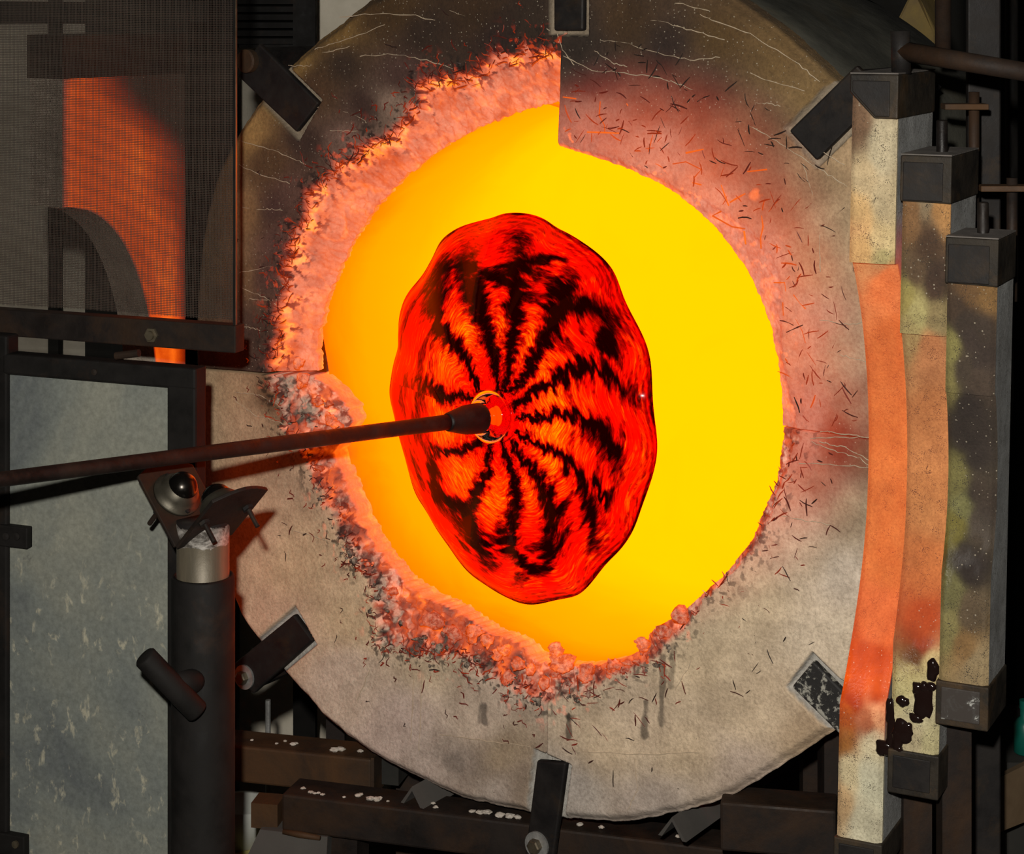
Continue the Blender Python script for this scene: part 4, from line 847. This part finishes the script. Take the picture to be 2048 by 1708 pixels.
slag(d2, pos2, T2, O2, 1806, [(1860, 1335, 14, 24), (1844, 1372, 12, 12), (1832, 1376, 12, 14), (1856, 1368, 14, 10), (1842, 1400, 22, 40), (1830, 1436, 18, 10), (1804, 1468, 26, 26), (1796, 1484, 12, 30), (1812, 1458, 16, 14), (1800, 1502, 8, 8), (1805, 1408, 14, 12)], 1.90)
slag(d1, pos1, T1, O1, 1705, [(1778, 1450, 14, 60), (1782, 1490, 12, 50), (1764, 1492, 22, 16), (1758, 1500, 12, 10), (1772, 1420, 8, 30)], 1.92)
# lifting pins, handle, hinge straps
p = pos1(T1 * .90, .030, O1[2]); hT = at(1781, 62, p[1])[2]
hs = MB().tube([p, V(p[0] - .001, p[1], hT)], .0095, 22).build('handle_socket', M['bar_steel'], d1, True)
hA = V(p[0], p[1], at(1790, 102, p[1])[2]); hB = at(2075, 148, 1.86); MB().tube([hA, hB], [.0098, .0088], 18).build('handle_rod', M['brown_steel'], d1, True)
for d_, x, y0, y1, sft in ((d2, 1884, 312, 240, 1.925), (d3, 1966, 474, 404, 1.90)):
    b_ = at(x, y0, sft); tpz = at(x, y1, sft)[2]
    pn = MB()._lathe2(V(b_[0], b_[1], b_[2] - .004), Z, [(0, .010), (.003, .0072), (.007, .0056), (tpz - b_[2] + .003, .0054), (tpz - b_[2] + .004, .0046), (tpz - b_[2] + .004, .001)], 20).build('lifting_pin', M['rod_steel'], d_, True)
for d_, x0, x1, y, xp, ya, yb, Yq, pos_, T_, W_ in ((d1, 1890, 1978, 214, 1948, 184, 292, 2.03, pos1, T1, .135), (d2, 1962, 2062, 378, 2024, 356, 452, 2.0, pos2, T2, .105)):
    a_ = at(x0, y, Yq); b_ = at(x1, y, Yq - .01)
    MB().frame_box(a_ - V(0, 0, .003), b_ - a_, V(0, .022, 0), V(0, 0, .006)).build('hinge_strap', M['rusty_steel'], d_, bevel=.001)
    c_ = at(xp, ya, Yq + .01); e_ = at(xp, yb + 150, Yq + .01)
    MB().tube([e_, c_], .0055, 16).build('hinge_pin', M['brown_steel'], d_, True)

# left door, seen through the wire screen
LD = nrm(V(.50, .866, 0)); LT = nrm(V(.866, -.50, 0))
def left_door():
    Y = 2.37; O = at(60, 150, Y); T = 74 * Y / F_PX / LT[0]; W = .225
    z0 = at(60, 1500, Y)[2]; z1 = at(60, 150, Y)[2]; c1 = at(60, 412, Y)[2]; zc_ = at(60, 860, Y)[2]; Rr_ = c1 - zc_; sag = .17
    root = thing('furnace_door', 'pale open furnace door behind the wire screen, inner face painted furnace-lit orange', 'furnace door', (O[0], O[1], 0))
    zs = np.unique(np.r_[np.linspace(z0, z1, 150), c1 - .0004, c1 + .0004, 2 * zc_ - c1 + .0004, 2 * zc_ - c1 - .0004])
    sz = np.where(np.abs(zs - zc_) < Rr_, sag * np.sqrt(np.clip(1 - ((zs - zc_) / Rr_) ** 2, 0, 1)) ** .9, 0)
    ts = np.linspace(0, 1, 10); ws = np.linspace(0, 1, 20)
    cr_ = [(q_, 0., 0) for q_ in ts] + [(1., q_, 1) for q_ in ws[1:]] + [(0., 1., 2)]
    G = np.zeros((len(zs), len(cr_), 3)); ST = np.zeros_like(G); H = np.zeros(G.shape[:2])
    for j, (tq, w_, sd) in enumerate(cr_):
        s_ = sz + (W - sz) * w_
        G[:, j] = V(O[0], O[1], 0) + LT * tq * T + LD[None] * s_[:, None] + Z[None] * zs[:, None]
        sh = fbm(zs * 30, zs * 0 + (tq + w_) * 6, 9)
        ST[:, j] = (np.array([.36, .31, .25]) if sd == 0 else np.array([.10, .07, .05]))[None] * (.6 + .6 * sh)[:, None]
        if sd == 1:  # furnace light on the inner face, painted as emission fading upward and back
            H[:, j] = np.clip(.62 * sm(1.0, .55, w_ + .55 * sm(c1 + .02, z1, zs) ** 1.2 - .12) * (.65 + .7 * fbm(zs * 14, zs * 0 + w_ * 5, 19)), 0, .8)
    nC = len(cr_); idx = np.arange(len(zs) * nC).reshape(len(zs), nC); nx = np.roll(idx, -1, 1)
    o = mesh_obj('refractory_slab', G.reshape(-1, 3), np.stack([idx[:-1], nx[:-1], nx[1:], idx[1:]], -1).reshape(-1, 4), M['door_castable'], root, True, {'heat_and_furnace_light': H.ravel(), 'stain_and_light': ST.reshape(-1, 3), 'gloss': np.zeros(H.size)})
    em = o.modifiers.new('edges', 'EDGE_SPLIT'); em.split_angle = math.radians(45)
    zt_ = at(60, 62, Y)[2]
    MB().prism([V(O[0], O[1], 0) + LT * a_ + LD * b_ + Z * (z1 - .004) for a_, b_ in ((-.003, -.003), (T + .003, -.003), (T + .003, W + .003), (-.003, W + .003))], Z * (zt_ - z1)).build('top_channel', M['brown_steel'], root, bevel=.002)
    MB().prism([V(O[0], O[1], 0) + LT * a_ + LD * b_ + Z * (z0 - .05) for a_, b_ in ((-.003, -.003), (T + .003, -.003), (T + .003, W + .003), (-.003, W + .003))], Z * .056).build('bottom_channel', M['brown_steel'], root, bevel=.002)
    pf = V(O[0], O[1], 0) + LD * W * .8 + LT * T * .5
    MB().frame_box(V(pf[0] - .02, pf[1] - .02, 0), V(.04, 0, 0), V(0, .04, 0), V(0, 0, z0 - .045)).build('hinge_leg', M['brown_steel'], root)
left_door()

# ------------------------------------------------------------------ steel frame under the furnace
fr = thing('support_frame', 'rusty welded steel frame of box beams below the furnace collar', 'frame', (*at(900, 1640, 2.3)[:2], 0))
FA = math.radians(30); 
def beam(name, x0, ya0, x1, ya1, yb0, Y0, depth, mat, extra=0):
    a = at(x0, ya0, Y0)
    # direction from the picture slope: keep the top edge level
    d = (ya1) ; Y1 = (CAM_Z - a[2]) * F_PX / (ya1 - HOR); b = at(x1, ya1, Y1)
    h = V(b[0] - a[0], b[1] - a[1], 0); L = np.linalg.norm(h); h = h / L; nb = V(-h[1], h[0], 0); nb = nb if nb[1] > 0 else -nb
    H_ = (yb0 - ya0) * Y0 / F_PX
    return MB().frame_box(a - Z * H_ - h * extra, h * (L + extra), nb * depth, Z * H_).build(name, M[mat], fr, bevel=.003), a, h, nb, H_
ub, uA, uH, uN, uHt = beam('upper_beam', 466, 1491, 742, 1519, 1564, 2.52, .055, 'rusty_steel', .25)
lb_, lA, lH, lN, lHt = beam('lower_beam', 563, 1588, 1112, 1656, 1662, 2.42, .055, 'brown_steel')
e = lA + lH * ((at(1112, 1656, (CAM_Z - lA[2]) * F_PX / 1656) - lA) @ lH)
MB().frame_box(e - Z * lHt - lH * .001, lH * .62, lN * .055, Z * (lHt - .001)).build('lower_beam', M['brown_steel'], fr, bevel=.003)
rb_, rA, rH, rN, rHt = beam('right_beam', 1440, 1604, 1672, 1622, 1702, 2.16, .05, 'brown_steel', 0)
ue = uA + uH * ((at(742, 1519, (CAM_Z - uA[2]) * F_PX / 1519) - uA) @ uH)
MB().frame_box(ue - Z * uHt - uH * .0, uH * .004, uN * .08, Z * (uHt + .002)).build('end_flange', M['rusty_steel'], fr)
MB().frame_box(ue - Z * uHt * .9 + uN * .03, uH * .026, uN * .05, Z * uHt * .9).build('dark_recess', M['dark_room'], fr)  # dark block standing in for the shaded recess past the flange
def angle_iron(x, y, wpx, Y, L):                     # inverted V rail running back under the drum
    a = at(x, y, Y); d = -N; wd = wpx * Y / F_PX / 2
    m = MB(); h = 1.35 * wd
    l = nrm(V(U[0], U[1], 0)); th_ = .0035
    o = [a, a + l * wd - Z * h, a + l * (wd - th_ * 1.4) - Z * h, a - Z * th_ * 1.5, a - l * (wd - th_ * 1.4) - Z * h, a - l * wd - Z * h]
    m.prism([o[0], o[1], o[2], o[3]], d * L); m.prism([o[0], o[3], o[4], o[5]], d * L); return m
angle_iron(824, 1573, 62, 2.385, .4).build('angle_iron', M['concrete'], fr)
angle_iron(1344, 1634, 64, 2.20, .5).build('angle_iron', M['concrete'], fr)
# stub tube, gusset and legs
a = at(502, 1606, 2.44); MB().frame_box(a - Z * .030, V(.033, -.006, 0), V(.006, .033, 0), Z * .030).build('stub_tube', M['rusty_steel'], fr)
a = at(560, 1662, 2.18); 
MB().prism([at(520, 1659, 2.43), at(655, 1674, 2.40), at(648, 1800, 2.40), at(452, 1800, 2.43)], V(.01, .06, 0)).build('gusset_plate', M['concrete'], fr)
MB().tube([at(566, 1663, 2.415), at(600, 1669, 2.41), at(640, 1676, 2.40)], [.003, .0042, .003], 8).build('weld_bead', M['rusty_steel'], fr, True)
for pb, off in ((lA + lH * .05, .02), (e + lH * .3, .02), (rA + rH * .05, .03), (uA - uH * .2, .02), (uA + uH * .10, .02)):
    MB().frame_box(V(pb[0], pb[1], 0) + (lN * off), lH * .04, lN * .04, Z * (pb[2] - lHt + .002)).build('leg', M['brown_steel'], fr)
for x, y0, Y, wq in ((652, 1430, 2.6, .024), (1606, 1450, 2.45, .05)):
    a = at(x, y0, Y); MB().frame_box(V(a[0], a[1], 0), V(wq, 0, 0), V(0, .03, 0), Z * a[2]).build('leg', M['brown_steel'], fr)
a = at(536, 1400, 2.9); MB().tube([V(a[0], a[1], 0), a], .004, 10).build('thin_rod', M['zinc'], fr)

# white ceramic crumbs lying on the two beams
g = np.random.default_rng(21)
def crumb(P, r, lab, grp, k):
    r *= .78; m = MB().blob(P + Z * r * .42, r, (1.25, .9, .6), k, .55); o = m.build('ceramic_crumb', M['crumb']); tag(o, lab, 'crumb', grp)
for k, (x, y, r) in enumerate([(504, 1481, .0022), (553, 1488, .0022), (570, 1483, .0024), (586, 1490, .0042), (592, 1488, .003), (668, 1503, .006), (682, 1501, .0055), (720, 1504, .004)]):
    P = on(x, y, uA, Z); crumb(P, r, 'white ceramic crumb lying on the rusty upper beam at lower left', 'crumbs on the upper beam', k)
for k, (x, y, r) in enumerate([(606, 1578, .0034), (622, 1586, .0036), (630, 1588, .0026), (637, 1587, .0026), (645, 1590, .0028), (688, 1595, .0022), (716, 1593, .0042), (722, 1590, .003), (740, 1600, .0055), (755, 1601, .006), (776, 1603, .002), (866, 1608, .0028), (871, 1616, .0036), (945, 1624, .004), (960, 1627, .005), (975, 1627, .0055), (1000, 1633, .006), (1020, 1635, .006), (1035, 1637, .005), (1160, 1651, .004), (1202, 1656, .004), (1356, 1674, .0035)]):
    P = on(x, y, lA, Z); crumb(P, r, 'white ceramic crumb lying on the long lower beam under the collar', 'crumbs on the lower beam', 50 + k)

# ------------------------------------------------------------------ background
def post(name, x0, x1, y0, Y, mat, label, cat, round_=False, dep=.03, zlo=0.):
    a = at(x0, y0, Y); b = at(x1, y0, Y); wd = b[0] - a[0]; z1 = 3.30 if a[2] > 3.2 else a[2]
    m = MB().tube([V(a[0] + wd / 2, Y, zlo), V(a[0] + wd / 2, Y, z1)], wd / 2, 22) if round_ else MB().frame_box(V(a[0], Y, 0), V(wd, 0, 0), V(0, dep, 0), Z * z1)
    return tag(m.build(name, M[mat], None, round_, .002 if not round_ else 0), label, cat)
post('steel_pole', 1870, 1902, -1500, 2.10, 'brown_steel', 'round brown steel pole hanging behind the tallest open door', 'pole', True, zlo=at(0, 112, 2.10)[2])
post('steel_column', 1936, 2002, -1500, 2.13, 'bar_steel', 'flat dark steel column behind the door hinges', 'column', False, .012)
post('steel_pole', 2010, 2036, -1500, 2.9, 'black_steel', 'thin black pole at the right edge beyond the column', 'pole', True)
post('steel_column', 1958, 1986, 1440, 2.30, 'bar_steel', 'short dark steel column below the middle door', 'column', False, .02)
ib = thing('insulation_board', 'yellowed triangular insulation board leaning behind the drum at upper right', 'board', at(1830, 100, 2.75) * V(1, 1, 0))
MB().prism([at(1756, 130, 2.75), at(1782, 62, 2.75), at(1828, -30, 2.75), at(1842, 0, 2.74), at(1870, 60, 2.74), at(1880, 130, 2.74)], V(.03, .05, 0)).build('board_body', M['gold_board'], ib, bevel=.004)
MB().frame_box(V(*at(1800, 128, 2.76)[:2], 0), V(.04, 0, 0), V(0, .03, 0), Z * at(1800, 128, 2.76)[2]).build('prop_leg', M['brown_steel'], ib)
# louvred vent at upper left
lv = thing('louvre_rack', 'black louvred rack behind the rusty clamp at upper left', 'rack', at(560, 60, 3.6) * V(1, 1, 0))
zf = at(560, 96, 3.6)[2]
for k in range(9):
    a = at(474, -40 + k * 16, 3.6); MB().prism([a, a + V(.13, 0, 0), a + V(.13, .03, .006), a + V(0, .03, .006)], V(0, .002, .010)).build('slat', M['black_steel'], lv)
a = at(468, 96, 3.63); MB().frame_box(V(a[0], a[1], a[2] - .0), V(.14, 0, 0), V(0, .01, 0), Z * .2).build('back_plate', M['black_steel'], lv)
a = at(586, 0, 3.6); MB().frame_box(V(a[0], a[1] - .0, 0), V(.040, 0, 0), V(0, .04, 0), Z * 2.0).build('post', M['black_steel'], lv)
a = at(440, 0, 3.6); MB().frame_box(V(a[0], a[1] - .0, 0), V(.030, 0, 0), V(0, .04, 0), Z * 2.0).build('post', M['black_steel'], lv)
cb = thing('shelf_beam', 'dark horizontal beam on posts beyond the wire screen', 'beam', at(200, 30, 3.9) * V(1, 1, 0))
a = at(-120, 44, 3.9); MB().frame_box(a, V(.52, 0, 0), V(0, .08, 0), Z * .040).build('cross_beam', M['dark_room'], cb)
for x in (96, 170, 380): a = at(x, 0, 3.92); MB().frame_box(V(a[0], a[1], 0), V(.02 if x < 150 else .28 if x == 170 else .06, 0, 0), V(0, .04, 0), Z * 1.9).build('post', M['dark_room'], cb)
bk = thing('grey_bucket', 'grey plastic bucket in the dark behind the pipe stand', 'bucket', at(490, 1640, 2.75) * V(1, 1, 0))
c = at(484, 1680, 2.75); MB()._lathe2(V(c[0], c[1], c[2]), Z, [(0, .035), (.05, .042), (.052, .040), (.050, .036), (.01, .030), (.01, .001)], 32).build('bucket_body', M['grey_plastic'], bk, True)
MB().tube([V(c[0] - .041, c[1], c[2] + .048), V(c[0] - .03, c[1] - .03, c[2] + .03), V(c[0] + .03, c[1] - .03, c[2] + .03), V(c[0] + .041, c[1], c[2] + .048)], .0015, 8).build('handle', M['bar_steel'], bk)
yb = tag(MB().frame_box(V(c[0] - .07, c[1] - .09, c[2] - .024), V(.16, 0, 0), V(0, .16, 0), V(0, 0, .022)).build('yellow_box', M['yellow_plastic'], None, bevel=.004), 'flat yellow box under the grey bucket', 'box')
tb_ = tag(MB().frame_box(V(c[0] - .1, c[1] - .1, 0), V(.22, 0, 0), V(0, .2, 0), V(0, 0, c[2] - .025)).build('side_stool', M['dark_room'], None, bevel=.004), 'dark block carrying the yellow box and bucket', 'stool')
bt = thing('teal_bottle', 'teal plastic bottle at the right edge beside the shortest door', 'bottle', at(2048, 1505, 2.5) * V(1, 1, 0))
c = at(2050, 1506, 2.5); MB()._lathe2(c, Z, [(0, .012), (.002, .014), (.036, .014), (.042, .010), (.046, .006), (.056, .006), (.0561, .001)], 28).build('bottle_body', M['teal_plastic'], bt, True)
MB()._lathe2(c + Z * .0562, Z, [(0, .007), (.010, .007), (.0101, .001)], 20).build('bottle_cap', M['teal_plastic'], bt)
tag(MB().prism([at(1990, 1560, 2.38), at(2110, 1500, 2.44), at(2110, 1620, 2.44), at(1990, 1668, 2.38)], V(.01, .02, 0)).build('wood_board', M['wood'], None), 'brown wooden board slanting at the lower right edge', 'board')
tag(MB().frame_box(V(c[0] - .03, c[1] - .03, 0), V(.3, 0, 0), V(0, .2, 0), Z * (c[2] - .0005)).build('low_bench', M['dark_room'], None), 'low dark bench carrying the teal bottle', 'bench')
